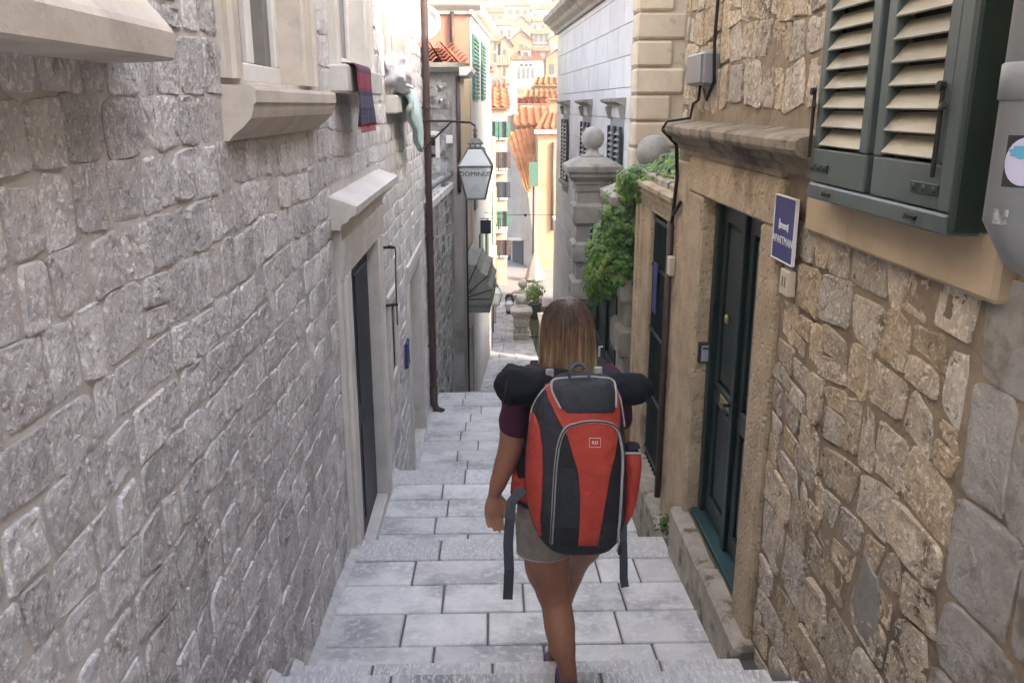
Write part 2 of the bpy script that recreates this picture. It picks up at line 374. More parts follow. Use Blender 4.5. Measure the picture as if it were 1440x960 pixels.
# ================================================================== rubble and coursed stone walls
def stone(mb, cor, plane, h, near, rg, rough=1.):
    """one stone from four corners (s, z) ccw; plane(s, z, h) gives the place"""
    n = 30 if near == 3 else (18 if near == 2 else (10 if near == 1 else 8))
    e = rg.uniform(4.5, 10.)
    rings = [(1.0, -.012), (.988, .55), (.95, 1.0), (.86, 1.0), (.75, 1.0), (.63, 1.0), (.5, 1.), (.37, 1.0), (.24, 1.0), (.12, 1.0)] if near == 3 else [(1.0, -.012), (.985, .7), (.94, 1.0), (.70, 1.0), (.42, 1.0)] if near == 2 else ([(1.0, -.012), (.955, .85), (.6, 1.)] if near == 1 else [(1.0, -.012), (.93, 1.)])
    cs = sum(c[0] for c in cor)/4; cz = sum(c[1] for c in cor)/4
    def bil(u, v):
        u = (u+1)/2; v = (v+1)/2
        return (cor[0][0]*(1-u)*(1-v)+cor[1][0]*u*(1-v)+cor[2][0]*u*v+cor[3][0]*(1-u)*v,
                cor[0][1]*(1-u)*(1-v)+cor[1][1]*u*(1-v)+cor[2][1]*u*v+cor[3][1]*(1-u)*v)
    out = []; ph = rg.uniform(0, 6)
    for k in range(n):
        t = 2*math.pi*(k+.5)/n; c, s = math.cos(t), math.sin(t)
        u = math.copysign(abs(c)**(2/e), c); v = math.copysign(abs(s)**(2/e), s)
        j = 1 + (rg.uniform(-.06, .045)*rough if near < 3 else rg.uniform(-.03, .025)*rough + .07*rough*mnoise.noise(Vector((c*2.6 + ph, s*2.6, ph))))
        out.append(bil(u*j, v*j))
    off = rg.uniform(0, 90); tilt = (rg.uniform(-.25, .25)*rough, rg.uniform(-.25, .25)*rough)
    vs = []
    for sc, hh in rings:
        for (s, z) in out:
            s2 = cs + (s-cs)*sc; z2 = cz + (z-cz)*sc
            if hh < 0: q = hh
            else:
                nz = mnoise.noise(Vector((s2*9+off, z2*9, off)))*.45 + mnoise.noise(Vector((s2*24+off, z2*24, 1)))*.25
                nz2 = mnoise.noise(Vector((s2*17+off, z2*17, 5)))*.7 + mnoise.noise(Vector((s2*40, z2*40, off)))*.6 if hh > .9 else 0
                if near == 3 and hh > .9: nz2 = nz2*.8 + rg.uniform(-.12, .12) + .6*mnoise.noise(Vector((s2*70, z2*70, off)))
                q = h*hh*(1 + nz*rough + tilt[0]*(s2-cs)/.1 + tilt[1]*(z2-cz)/.1)
                q = max(q + .007*rough*nz2, .001)
            vs.append(plane(s2, z2, q))
    vs.append(plane(cs, cz, h*(1 + .4*rg.uniform(-1, 1)*rough)))
    fs = []
    for i in range(len(rings)-1):
        for k in range(n): fs.append((i*n+k, i*n+(k+1)%n, (i+1)*n+(k+1)%n, (i+1)*n+k))
    b = (len(rings)-1)*n
    for k in range(n): fs.append((b+k, b+(k+1)%n, len(vs)-1))
    mb.add(vs, fs)
def subtract(iv, a, b):
    out = []
    for (p, q) in iv:
        if b <= p or a >= q: out.append((p, q)); continue
        if a > p: out.append((p, a))
        if b < q: out.append((b, q))
    return out
def course_cells(s0, s1, zlo, ztop, openings, hr, wr, rg, gap, jit, split=0.):
    """cells of a coursed rubble wall; zlo(s) is the ground"""
    cells = []; z = min(zlo(s0), zlo(s1)) - .1
    wob = rg.uniform(0, 50)
    def wv(s, zz): return .018*jit*mnoise.noise(Vector((s*1.3, zz*2+wob, 0)))*2
    while z < ztop:
        h = rg.uniform(*hr); iv = [(s0, s1)]
        for (a, b, c, d) in openings:
            ov = min(z+h, d) - max(z, c)
            if ov > .3*h: iv = subtract(iv, a, b)
        for (p, q) in iv:
            s = p + (0 if p > s0 else -rg.uniform(0, .2))
            while s < q - .05:
                wd = rg.uniform(*wr)*(1.35 if rg.random() < .15 else 1)
                e = min(s + wd, q)
                if q - e < .09: e = q
                if z + h > zlo((s+e)/2) - .02:
                    parts = [(z, z+h)]
                    if rg.random() < split and h > .16:
                        m_ = z + h*rg.uniform(.38, .62); parts = [(z, m_), (m_, z+h)]
                    for (za, zb) in parts:
                        g = gap*rg.uniform(.6, 1.3)/2; J = lambda: rg.uniform(-1, 1)*.014*jit
                        cells.append([(s+g+J(), za+g+wv(s, za)+J()*.6), (e-g+J(), za+g+wv(e, za)+J()*.6), (e-g+J(), zb-g+wv(e, zb)+J()*.6), (s+g+J(), zb-g+wv(s, zb)+J()*.6)])
                s = e
        z += h
    return cells
def lay_stones(cells, plane, parent, matf, rg, hr, vis, limit=300, rough=1., nearf=lambda d: 2 if d < 6 else 1):
    """the stones that show largest are objects of their own, the rest one joined part"""
    sc = []
    for c in cells:
        ce = Vector(plane(sum(q[0] for q in c)/4, sum(q[1] for q in c)/4, 0)); d = ce - CAM
        ar = abs((c[1][0]-c[0][0])*(c[3][1]-c[0][1])); n = Vector(plane(0, 0, 1)) - Vector(plane(0, 0, 0))
        px = ar * abs(d.normalized().dot(n)) / max(d.length, .3)**2
        sc.append((px if vis(ce) else px*1e-4, c, ce))
    sc.sort(key=lambda t: -t[0])
    rest = {}
    for i, (px, c, ce) in enumerate(sc):
        d = (ce - CAM).length; mt = matf(ce, rg)
        if i < limit:
            m_ = MB(); stone(m_, c, plane, rg.uniform(*hr), nearf(d), rg, rough); o = m_.build('stone', mt, parent, smooth=False, fix=False)
            smooth_angle(o, 28 if nearf(d) < 3 else 38)
        else:
            m_ = rest.setdefault(mt.name, (MB(), mt))[0]; m_.cur = rg.random(); stone(m_, c, plane, rg.uniform(*hr), 0, rg, rough)
    for m_, mt in rest.values():
        tag(smooth_angle(m_.build('small_stones', mt, parent, fix=False), 50), kind='stuff')
def in_view(p, mg=60):
    d = p - CAM; c, s = math.cos(YAW), math.sin(YAW)
    x = d.x*c - d.y*s; yy = d.x*s + d.y*c
    zc = yy*math.cos(PITCH) - d.z*math.sin(PITCH); uv = yy*math.sin(PITCH) + d.z*math.cos(PITCH)
    if zc < .1: return False
    X = 720 + F*x/zc; Yp = 480 - F*uv/zc
    return -mg < X < 1440+mg and -mg < Yp < 960+mg
def panel(mb, plane, s0, s1, z0, z1, openings, step=.25, amp=.006, seed=0):
    """mortar face with openings, as a fine uneven sheet"""
    S = sorted({s0, s1, *[o[0] for o in openings], *[o[1] for o in openings]}); Z = sorted({z0, z1, *[o[2] for o in openings], *[o[3] for o in openings]})
    S = [s for s in S if s0 <= s <= s1]; Z = [z for z in Z if z0 <= z <= z1]
    def fine(L):
        out = []
        for a, b in zip(L, L[1:]):
            n = max(1, int((b-a)/step)); out += [lerp(a, b, i/n) for i in range(n)]
        return out + [L[-1]]
    S = fine(S); Z = fine(Z); idx = {}; vs = []; fs = []
    def vid(i, j):
        if (i, j) not in idx:
            idx[i, j] = len(vs); vs.append(plane(S[i], Z[j], amp*mnoise.noise(Vector((S[i]*3, Z[j]*3, seed)))))
        return idx[i, j]
    for i in range(len(S)-1):
        for j in range(len(Z)-1):
            cs, cz = (S[i]+S[i+1])/2, (Z[j]+Z[j+1])/2
            if any(a < cs < b and c < cz < d for a, b, c, d in openings): continue
            fs.append((vid(i,j), vid(i+1,j), vid(i+1,j+1), vid(i,j+1)))
    mb.add(vs, fs)
def reveal(mb, plane, o, depth, back=True):
    a, b, c, d = o
    P = lambda s, z, h: plane(s, z, h)
    mb.quad(P(a,c,.0),P(a,c,-depth),P(a,d,-depth),P(a,d,0)); mb.quad(P(b,c,0),P(b,c,-depth),P(b,d,-depth),P(b,d,0))
    mb.quad(P(a,c,0),P(b,c,0),P(b,c,-depth),P(a,c,-depth)); mb.quad(P(a,d,0),P(b,d,0),P(b,d,-depth),P(a,d,-depth))
def pbox(mb, plane, s0, s1, z0, z1, h0, h1, b=.006):
    """chamfered box in wall coordinates: along, up, out"""
    p, q = plane(s0, z0, h0), plane(s1, z1, h1)
    mb.cbox(p[0], q[0], p[1], q[1], p[2], q[2], b)
def prof_s(mb, plane, prof, s0, s1):
    """profile [(h, z)] swept along the wall"""
    mb.loft([[Vector(plane(s0, z, h)) for h, z in prof], [Vector(plane(s1, z, h)) for h, z in prof]])
def prof_z(mb, plane, prof, z0, z1):
    """profile [(s, h)] swept up the wall"""
    mb.loft([[Vector(plane(s, z0, h)) for s, h in prof], [Vector(plane(s, z1, h)) for s, h in prof]])
def text(name, s, size, loc, xax, yax, mat, parent, depth=.001, align='CENTER', fat=0.):
    cu = bpy.data.curves.new(name, 'FONT'); cu.body = s; cu.size = size; cu.align_x = align; cu.align_y = 'CENTER'; cu.extrude = depth; cu.offset = fat
    t = bpy.data.objects.new(name, cu); COL.objects.link(t)
    me = bpy.data.meshes.new_from_object(t.evaluated_get(bpy.context.evaluated_depsgraph_get()))
    bpy.data.objects.remove(t); bpy.data.curves.remove(cu)
    xax = Vector(xax).normalized(); yax = Vector(yax).normalized(); zax = xax.cross(yax)
    for v in me.vertices: v.co = xax*v.co.x + yax*v.co.y + zax*v.co.z
    me.materials.clear(); me.materials.append(mat); me.name = name
    return link(name, me, parent, loc)
# ================================================================== left: the grey stone house
LX = -.9
def PL(s, z, h): return (LX + h, s, z)
def gzL(y):
    for (a, b, za, zb, t, j) in rows:
        if a <= y < b: return lerp(za, zb, (y-a)/(b-a))
    return -1.6 if y > 5 else 1.6
LEND = 11.6; LTOP = 6.4
lh = thing('stone_house', (LX, 5, -.2), 'rough grey coursed stone house with moulded windows and two stone doorways', 'house')
o_w0 = (.45, 2.0, 2.88, 4.3); o_w1 = (3.22, 4.2, 2.72, 4.3); o_w2 = (5.3, 6.35, 2.86, 4.4); o_w3 = (7.9, 9.3, 2.72, 4.4)
o_d1 = (5.17, 6.45, -.44, 1.66); o_d2 = (9.0, 10.45, -1.5, .80); o_s = (7.2, 7.62, .30, .96)
LOP = [o_w0, o_w1, o_w2, o_w3, o_d1, o_d2, o_s]
m_ = MB(); panel(m_, PL, -7, LEND, -2.6, LTOP, LOP, .3, .008)
wl = m_.build('wall', MORTAR_L, lh, fix=False); 
m_ = MB(); m_.quad((LX,LEND,-2.6),(-7,LEND,-2.6),(-7,LEND,LTOP),(LX,LEND,LTOP)); m_.quad((LX,-7,LTOP),(LX,LEND,LTOP),(-7,LEND,LTOP),(-7,-7,LTOP)); m_.quad((LX,-7,-2.6),(-7,-7,-2.6),(-7,-7,LTOP),(LX,-7,LTOP)); m_.quad((-7,-7,-2.6),(-7,LEND,-2.6),(-7,LEND,LTOP),(-7,-7,LTOP))
m_.build('rear_walls', MORTAR_L, lh, fix=False)
rg = random.Random(11)
cut = [(.2,2.2,2.80,4.4),(2.98,4.52,2.58,4.4),(5.02,6.62,2.74,4.5),(7.6,9.6,2.52,4.5),(4.84,6.78,-.7,2.12),(8.75,10.7,-2,1.0),(7.1,7.72,.2,1.06)]
cells = course_cells(.3, LEND, gzL, 4.7, cut, (.135,.195), (.10,.225), rg, .010, 1.15, .05)
def matL(p, r):
    t = (p.y - 4.2)/4.5 + .25*mnoise.noise(p*1.7) + (p.z-1.2)*.10
    return STONE_W if r.random() < t else STONE_L
lay_stones(cells, PL, wl, matL, rg, (.002,.010), in_view, 300, 1.0, lambda d: 3 if d < 4.6 else (2 if d < 7 else 1))
# ---- near window above the sloping sill
def Lpart(name, mat, parent=None, smooth=None):
    class C:
        def __enter__(s): s.m = MB(); return s.m
        def __exit__(s, *a): s.o = s.m.build(name, mat, parent or lh)
    return C()
def window(op, name='window', fr=.26, frz=.26, depth=.11, sill=None, mat=TRIM_L, jamb=(.25,.3)):
    a, b, c, d = op
    wn = MB()
    # stone surround with stepped mouldings
    for (s0, s1, sg) in ((a-jamb[0], a, 1), (b+jamb[1], b, -1)):
        p = [(s0,-.02),(s0,.03),(s0+.05*sg,.034),(s0+.055*sg,.05),(s0+.10*sg,.052),(s0+.11*sg,.036),(s1-.06*sg,.03),(s1-.05*sg,.018),(s1,.016),(s1,-depth),(s1-.05*sg,-depth),(s1-.05*sg,-.02)]
        prof_z(wn, PL, p, c, d+.2)
    pbox(wn, PL, a-jamb[0]-.001, b+jamb[1]+.001, d, d+.22, -.02, .034)
    wroot = wn.build(name, mat, lh)
    m_ = MB(); pbox(m_, PL, a+.002, b-.002, c-.06, c-.001, -depth-.05, .0); m_.build('inner_sill', mat, wroot)
    # wooden casement
    m_ = MB(); h0, h1 = -depth-.02, -depth+.03
    for s0, s1 in ((a, a+.07), (b-.07, b), ((a+b)/2-.045, (a+b)/2+.045)): pbox(m_, PL, s0, s1, c+.075, d, h0, h1)
    pbox(m_, PL, a, b, c, c+.075, h0, h1+.002); pbox(m_, PL, a+.07, b-.07, c+.95, c+1.0, h0, h1-.003)
    m_.build('casement', WHITEP, wroot)
    for s0, s1 in ((a+.07, (a+b)/2-.045), ((a+b)/2+.045, b-.07)):
        m_ = MB(); pbox(m_, PL, s0, s1, c+.075, c+.95, h0+.02, h0+.026, .001); m_.build('pane', GLASS, wroot)
    m_ = MB(); pbox(m_, PL, a-.01, b+.01, c-.05, d+.02, -depth-.35, -depth-.30); m_.build('curtain', M_CURT, wroot)
    return wroot
M_CURT = M('curtain_grey', (.22,.23,.24), (.15,.16,.17), 14, rough=.9, stretch=(1,1,.1))
def ogee_sill(s0, s1, z0, z1, out, mat, ends=True):
    prof = [(-.02,z1),(out*1.0,z1-.006),(out*1.04,z1-.02),(out*1.04,z1-.058),(out*.96,z1-.066),(out*.93,z1-.085),(out*.86,z1-.11),(out*.62,lerp(z0,z1,.25)),(out*.3,lerp(z0,z1,.1)),(.02,z0),(-.02,z0)]
    m_ = MB(); prof_s(m_, PL, prof, s0, s1)
    return m_.build('sill', mat, lh)
window(o_w1, sill=1); ogee_sill(2.97, 4.5, 2.515, 2.70, .115, TRIM_L)
window(o_w2, mat=TRIM_W); m_ = MB(); pbox(m_, PL, 5.0, 6.6, 2.70, 2.855, -.02, .1, .012); m_.build('sill', TRIM_W, lh)
window(o_w3, mat=TRIM_W); m_ = MB(); pbox(m_, PL, 7.6, 9.6, 2.56, 2.715, -.02, .1, .012); m_.build('sill', TRIM_W, lh)
# the broad sloping sill of the nearest window
m_ = MB(); zf = 2.735
prof = [(-.03,zf+.26),(.0,zf+.255),(.15,zf+.075),(.158,zf+.06),(.155,zf+.004),(.145,zf-.003),(-.03,zf-.01)]
prof_s(m_, PL, prof, .2, 2.14)
n_ = len(m_.v); o = m_.build('sill', TRIM_L, lh)
for s0, s1 in ((2.0, 2.22), (.2, .45)): m_ = MB(); pbox(m_, PL, s0, s1, zf+.02, 4.4, -.3, .022); m_.build('window_jamb', TRIM_L, lh)
m_ = MB(); pbox(m_, PL, .4, 2.05, 2.86, 4.32, -.32, -.30); m_.build('pane', GLASS, lh)
m_ = MB(); reveal(m_, PL, o_s, .25); pbox(m_, PL, 7.2, 7.62, .3, .96, -.3, -.25); m_.build('niche', TRIM_W, lh)
m_ = MB()
for s0, s1, z0, z1 in ((7.1,7.2,.22,1.06),(7.62,7.72,.22,1.06),(7.2,7.62,.96,1.06),(7.2,7.62,.22,.3)): pbox(m_, PL, s0, s1, z0, z1, -.02, .03)
m_.build('niche_frame', TRIM_W, lh)
# ---- first doorway
a, b, c, d = o_d1
for (s0, s1, sg) in ((a-.30, a, 1), (b+.30, b, -1)):
    p = [(s0,-.02),(s0,.028),(s0+.08*sg,.03),(s0+.085*sg,.05),(s0+.13*sg,.055),(s0+.14*sg,.04),(s0+.20*sg,.036),(s0+.21*sg,.046),(s0+.25*sg,.046),(s1,.04),(s1,-.06),(s1-.06*sg,-.06),(s1-.06*sg,-.02)]
    d1 = MB(); prof_z(d1, PL, p, -.5, d); d1.build('door_jamb', TRIM_W, lh)
dw = lh
m_ = MB(); prof_s(m_, PL, [(-.06,d-.0),(.04,d),(.046,d+.07),(.052,d+.075),(.052,d+.14),(.06,d+.145),(.06,d+.22),(.045,d+.225),(.045,d+.32),(-.02,d+.32),(-.02,d+.1),(-.06,d+.1)], a-.30, b+.30); m_.build('lintel', TRIM_W, dw)
m_ = MB(); prof_s(m_, PL, [(-.02,d+.30),(.06,d+.30),(.065,d+.33),(.10,d+.345),(.115,d+.37),(.15,d+.385),(.155,d+.43),(.0,d+.485),(-.02,d+.485)], a-.40, b+.5); m_.build('cornice', TRIM_W, dw)
m_ = MB(); pbox(m_, PL, a-.02, b+.02, c-.35, c, -.5, .035, .012); m_.build('threshold', TRIM_W, dw)
m_ = MB(); pbox(m_, PL, a-.05, b+.05, c, d+.05, -.08, -.05); dr = m_.build('door', DOORBL, dw)
m_ = MB()
for s0, s1 in ((a+.06, a+.5), (a+.62, b-.06)):
    for z0, z1 in ((c+.12, c+.85), (c+1.0, d-.15)): pbox(m_, PL, s0, s1, z0, z1, -.055, -.04, .012)
m_.build('door_panel', DOORBL, dr)
# iron stay beside the doorway
m_ = MB(); m_.tube([PL(7.0,1.52,.05),PL(7.02,1.50,.1),PL(7.08,1.47,.1),PL(7.1,1.2,.09),PL(7.1,.82,.09)], .006, 6); m_.tube([PL(7.06,1.0,-.01),PL(7.1,1.0,.1)], .012, 6)
m_.tube([PL(7.02,1.50,-.01),PL(7.02,1.50,.1)], .012, 6); m_.build('iron_stay', IRON, lh)
# ---- second doorway
a, b, c, d = o_d2
for (s0, s1, sg) in ((a-.2, a, 1), (b+.2, b, -1)):
    d2 = MB(); prof_z(d2, PL, [(s0,-.02),(s0,.03),(s0+.12*sg,.032),(s0+.13*sg,.02),(s1,.02),(s1,-.3),(s1-.05*sg,-.3),(s1-.05*sg,-.02)], c-.3, d); d2.build('door_jamb', TRIM_W, lh)
dw2 = lh
m_ = MB(); prof_s(m_, PL, [(-.3,d),(.02,d),(.032,d+.1),(.032,d+.2),(-.02,d+.2),(-.02,d+.06),(-.3,d+.06)], a-.2, b+.2); m_.build('lintel', TRIM_W, dw2)
m_ = MB(); pbox(m_, PL, a-.02, b+.02, c-.3, c+.08, -.4, .03, .01); m_.build('threshold', TRIM_W, dw2)
m_ = MB(); pbox(m_, PL, a-.04, b+.04, c, d+.04, -.33, -.30); m_.build('door', M('door_grey', (.24,.225,.20), (.2,.19,.17), 5, rough=.6), dw2)
# house number plaque
pq = thing('wall_plaque', PL(8.45, .05, .02), 'small dark blue plaque fixed to the pale wall between the stone doorways', 'plaque')
m_ = MB(); pbox(m_, PL, 8.34, 8.58, .04, .30, .012, .04, .003); m_.build('plate', BLUE, pq)
m_ = MB()
for s in (8.36, 8.56):
    for z in (.06, .28): p = PL(s, z, .04); m_.tube([p, (p[0]+.006, p[1], p[2])], .008, 6)
m_.build('screw', IRON, pq)
# ---- brown downpipe at the corner
dp = thing('downpipe', (LX+.06, 11.5, -1.6), 'thin brown downpipe running down the corner of the grey stone house', 'downpipe')
px = LX + .07; m_ = MB(); m_.tube([(px,11.48,6.3),(px,11.48,-1.25)], .046, 12, False); m_.build('pipe', IRON_BR, dp, True)
m_ = MB(); m_.tube([(px,11.48,-1.2),(px,11.48,-1.45),(px+.03,11.46,-1.53),(px+.13,11.42,-1.56)], [.053,.053,.053,.052], 12); m_.build('shoe', IRON_BR, dp, True)
for z in (4.2, 2.6, .9, -.6):
    m_ = MB(); m_.lathe((px,11.48,z-.02), [(.053,0),(.055,.005),(.055,.035),(.053,.04)], 12); m_.box(LX-.02, px, 11.47, 11.49, z-.015, z+.015); m_.build('bracket', IRON_BR, dp)
# ---- rug over the sill
def cloth(name, rows_, mat, th=.008, parent=None):
    """rows of points -> a thick sheet"""
    nr, nc = len(rows_), len(rows_[0]); m_ = MB(); V = [[Vector(p) for p in r] for r in rows_]
    vs = [p for r in V for p in r]; nv = len(vs)
    nrm = []
    for i in range(nr):
        for j in range(nc):
            du = V[i][min(j+1,nc-1)] - V[i][max(j-1,0)]; dv = V[min(i+1,nr-1)][j] - V[max(i-1,0)][j]
            nrm.append(du.cross(dv).normalized())
    vs += [p + n*th for p, n in zip(vs[:nv], nrm)]
    fs = []
    for i in range(nr-1):
        for j in range(nc-1):
            a = i*nc+j; fs.append((a, a+1, a+nc+1, a+nc)); fs.append((nv+a, nv+a+nc, nv+a+nc+1, nv+a+1))
    def side(ids):
        for p, q in zip(ids, ids[1:]): fs.append((p, q, q+nv, p+nv))
    side([j for j in range(nc)]); side([(nr-1)*nc+j for j in range(nc)]); side([i*nc for i in range(nr)]); side([i*nc+nc-1 for i in range(nr)])
    m_.add(vs, fs); return m_.build(name, mat, parent, True)
def rug_mat():
    m, t, b = new_mat('rug_woven'); N = t.nodes; L = t.links
    at = N.new('ShaderNodeAttribute'); at.attribute_name = 'UVMap'
    sp = N.new('ShaderNodeSeparateXYZ'); g = N.new('ShaderNodeTexCoord'); L.new(g.outputs['Generated'], sp.inputs[0])
    cr = N.new('ShaderNodeValToRGB'); cr.color_ramp.interpolation = 'CONSTANT'; L.new(sp.outputs[2], cr.inputs[0])
    E2 = cr.color_ramp.elements; E2[0].color = (.18,.03,.05,1); E2[1].position = .07; E2[1].color = (.06,.065,.12,1)
    for p, c in ((.25,(.05,.05,.09,1)),(.30,(.10,.09,.14,1)),(.50,(.05,.05,.10,1)),(.56,(.22,.045,.07,1)),(.62,(.30,.05,.08,1)),(.85,(.12,.05,.09,1))):
        e = E2.new(p); e.color = c
    ck = N.new('ShaderNodeTexChecker'); ck.inputs['Scale'].default_value = 26; ck.inputs[1].default_value = (1,1,1,1); ck.inputs[2].default_value = (.55,.55,.7,1); L.new(g.outputs['Generated'], ck.inputs[0])
    mx = N.new('ShaderNodeMix'); mx.data_type = 'RGBA'; mx.blend_type = 'MULTIPLY'; mx.inputs[0].default_value = .8
    L.new(cr.outputs[0], mx.inputs[6]); L.new(ck.outputs[0], mx.inputs[7]); L.new(mx.outputs[2], b.inputs['Base Color']); b.inputs['Roughness'].default_value = .95
    return m
rr = []
for i in range(22):
    t = i/21; r_ = []
    for j in range(12):
        s = lerp(5.12, 5.74, j/11)
        if t < .18: q = (-.14 + .26*t/.18, 2.868)
        elif t < .28: k = (t-.18)/.10; q = (.12+.02*math.sin(k*1.5), 2.868 - .03*k)
        else: k = (t-.28)/.72; q = (.14 + .02*math.sin(j*1.1+k*2)*k, 2.838 - .33*k)
        r_.append(PL(s + .03*math.sin(t*3+j*.3), q[1], q[0]))
    rr.append(r_)
rug = thing('woven_rug', PL(5.5, 2.22, .14), 'dark red and navy woven rug hanging over a window sill to air', 'rug')
cloth('rug_cloth', rr, rug_mat(), .008, rug)
m_ = MB()
for j in range(26):
    s = 5.13 + .60*j/25; p = PL(s + .03*math.sin(3+j*.13), 2.51, .147); m_.tube([p, (p[0]+.004, p[1]+rg.uniform(-.01,.01), p[2]-.035)], .004, 4)
m_.build('fringe', M('rug_fringe', (.32,.12,.14), rough=.9), rug)
# ---- bedding airing on the third sill
def blob(name, c, r, mat, parent, seed=0, n=26, m2=16, wr=.14):
    m_ = MB(); rings = []
    for i in range(m2+1):
        ph = math.pi*i/m2; ring = []
        for k in range(n):
            th = 2*math.pi*k/n; v = Vector((math.sin(ph)*math.cos(th), math.sin(ph)*math.sin(th), math.cos(ph)))
            e = Vector((math.copysign(abs(v.x)**.75, v.x), math.copysign(abs(v.y)**.75, v.y), math.copysign(abs(v.z)**.75, v.z)))
            q = 1 + wr*mnoise.noise(v*2.2 + Vector((seed,0,0))) + wr*.5*mnoise.noise(v*5 + Vector((seed,3,0)))
            ring.append(Vector(c) + Vector((e.x*r[0], e.y*r[1], e.z*r[2]))*q)
        rings.append(ring)
    m_.loft(rings); return m_.build(name, mat, parent, True)
BEDW = M('bedding_white', (.72,.72,.76), (.66,.66,.72), 6, rough=.9, bump=[(14,.01)])
BEDG = M('bedding_mint', (.40,.56,.54), (.46,.62,.60), 6, (.62,.66,.66), 7, (.55,.62), .9, [(14,.01)])
pw = thing('bed_pillow', PL(8.1, 2.72, .1), 'white pillow stuffed in the open window above a mint green quilt', 'pillow')
blob('pillow', PL(7.95, 2.90, .04), (.15,.40,.17), BEDW, pw, 1, 30, 20, .3); 
m_ = MB(); m_.tube([PL(7.75,2.80,.17),PL(8.0,2.78,.2),PL(8.3,2.80,.17)], .012, 6); m_.build('piping', BEDW, pw, True)
q_ = []
for i in range(18):
    t = i/17; r_ = []
    for j in range(16):
        u = j/15; s = lerp(7.95, 9.1, u)
        drop = .18 + .42*u
        if t < .2: h, z = -.12 + .28*t/.2, 2.76 + .03*math.sin(u*9)
        else:
            k = (t-.2)/.8; h = .15 + .05*math.sin(k*2.6) + .012*math.sin(u*11+k*3); z = 2.76 - drop*k + .03*math.sin(u*9)*(1-k)
        r_.append(PL(s, z, h))
    q_.append(r_)
ql = thing('bed_quilt', PL(8.5, 2.3, .15), 'mint green quilt hanging out of the window below the white pillow', 'quilt')
cloth('quilt_cloth', q_, BEDG, .045, ql)
# ---- lantern on a bracket
def lantern(root, c, w, h, mat, txt=None, glass=None):
    """square street lantern hanging with its top ring at c"""
    x, y, z = c; zt = z - .18*h/.9; hw = w/2
    m_ = MB(); m_.lathe((x,y,z-.17*h), [(.02*h,0),(.03*h,.03*h),(.018*h,.07*h),(.035*h,.10*h),(.015*h,.13*h),(.012*h,.17*h)], 10); m_.build('finial', mat, root, True)
    m_ = MB(); m_.lathe((x,y,z-.26*h), [(hw*.45,0),(hw*.46,.02*h),(hw*.26,.075*h),(.03*h,.09*h)], sq=True); m_.build('chimney', mat, root)
    m_ = MB()
    for sx in (-1,1):
        for k in (-1,0,1): m_.box(x+sx*hw*.3-.006, x+sx*hw*.3+.006, y+k*hw*.28-.006, y+k*hw*.28+.006, z-.31*h, z-.255*h); m_.box(x+k*hw*.28-.006, x+k*hw*.28+.006, y+sx*hw*.3-.006, y+sx*hw*.3+.006, z-.31*h, z-.255*h)
    m_.build('vent', mat, root)
    z1, z2, z3 = z-.31*h, z-.55*h, z-1.0*h; r1, r2, r3 = hw*.42, hw, hw*.54
    fr = MB(); cn = lambda r, zz: [Vector((x+a*r, y+b*r, zz)) for a, b in ((-1,-1),(1,-1),(1,1),(-1,1))]
    A, B, C = cn(r1,z1), cn(r2,z2), cn(r3,z3); bw = .013*h/.9
    for i in range(4):
        for S in (A, B, C): fr.tube([S[i], S[(i+1)%4]], bw, 5)
        fr.tube([A[i], B[i]], bw, 5); fr.tube([B[i], C[i]], bw, 5)
    fr.build('frame', mat, root)
    for i in range(4):
        m_ = MB(); m_.quad(A[i], A[(i+1)%4], B[(i+1)%4], B[i]); m_.build('roof_pane', glass, root)
        m_ = MB(); m_.quad(B[i], B[(i+1)%4], C[(i+1)%4], C[i]); m_.build('pane', glass, root)
    m_ = MB(); m_.quad(*C); m_.build('base', mat, root)
    m_ = MB(); m_.lathe((x,y,z3+.02), [(.03,0),(.03,.08),(.045,.12),(.05,.18),(.03,.24)], 10); m_.build('bulb', BULB, root, True)
    if txt:
        s_ = (B[0]+B[1])/2; e_ = (C[0]+C[1])/2; up = (s_-e_).normalized(); nrm = Vector((1,0,0)).cross(up)
        text('lettering', txt, .088, s_ - up*.095 + nrm*.006, (1,0,0), up, DGREY, root)
        m_ = MB(); cc = s_ - up*.30 + nrm*.004
        for k, w_ in enumerate((.16,.11,.06)):
            zz = up*(k*.035 - .03); m_.tube([cc+zz-Vector((w_/2,0,0)), cc+zz+Vector((0,0,0))+up*.03, cc+zz+Vector((w_/2,0,0))], .003, 4)
        m_.build('emblem', M('emblem_faded', (.36,.33,.27), rough=.7), root)
def frosted():
    m, t, b = new_mat('lantern_glass'); b.inputs['Base Color'].default_value = (.62,.68,.70,1); b.inputs['Roughness'].default_value = .35
    b.inputs['Alpha'].default_value = .62; return m
FROST = frosted(); BULB = M('bulb_white', (.8,.8,.78), rough=.3)
ly = 11.2; top = onY(668, 176, ly)
lt = thing('wall_lantern', (LX, ly, 1.4), 'large square glass lantern lettered DOMINUS on an iron arm beside the brown downpipe', 'lantern')
lantern(lt, top, .44, .92, M('lantern_metal', (.085,.085,.08), (.12,.12,.11), 20, rough=.5), 'DOMINUS', FROST)
wallp = onY(592, 172, ly); m_ = MB(); zt = top.z + .02
m_.tube([(LX-.02,ly,zt+.02),(LX+.06,ly,zt+.03),(LX+.35,ly,zt+.03),(top.x-.06,ly,zt+.01),(top.x,ly,zt-.03)], .014, 6)
m_.tube([(LX-.02,ly,zt-.33),(LX+.06,ly,zt-.3),(LX+.40,ly,zt+.02)], .012, 6); m_.build('arm', IRON, lt)
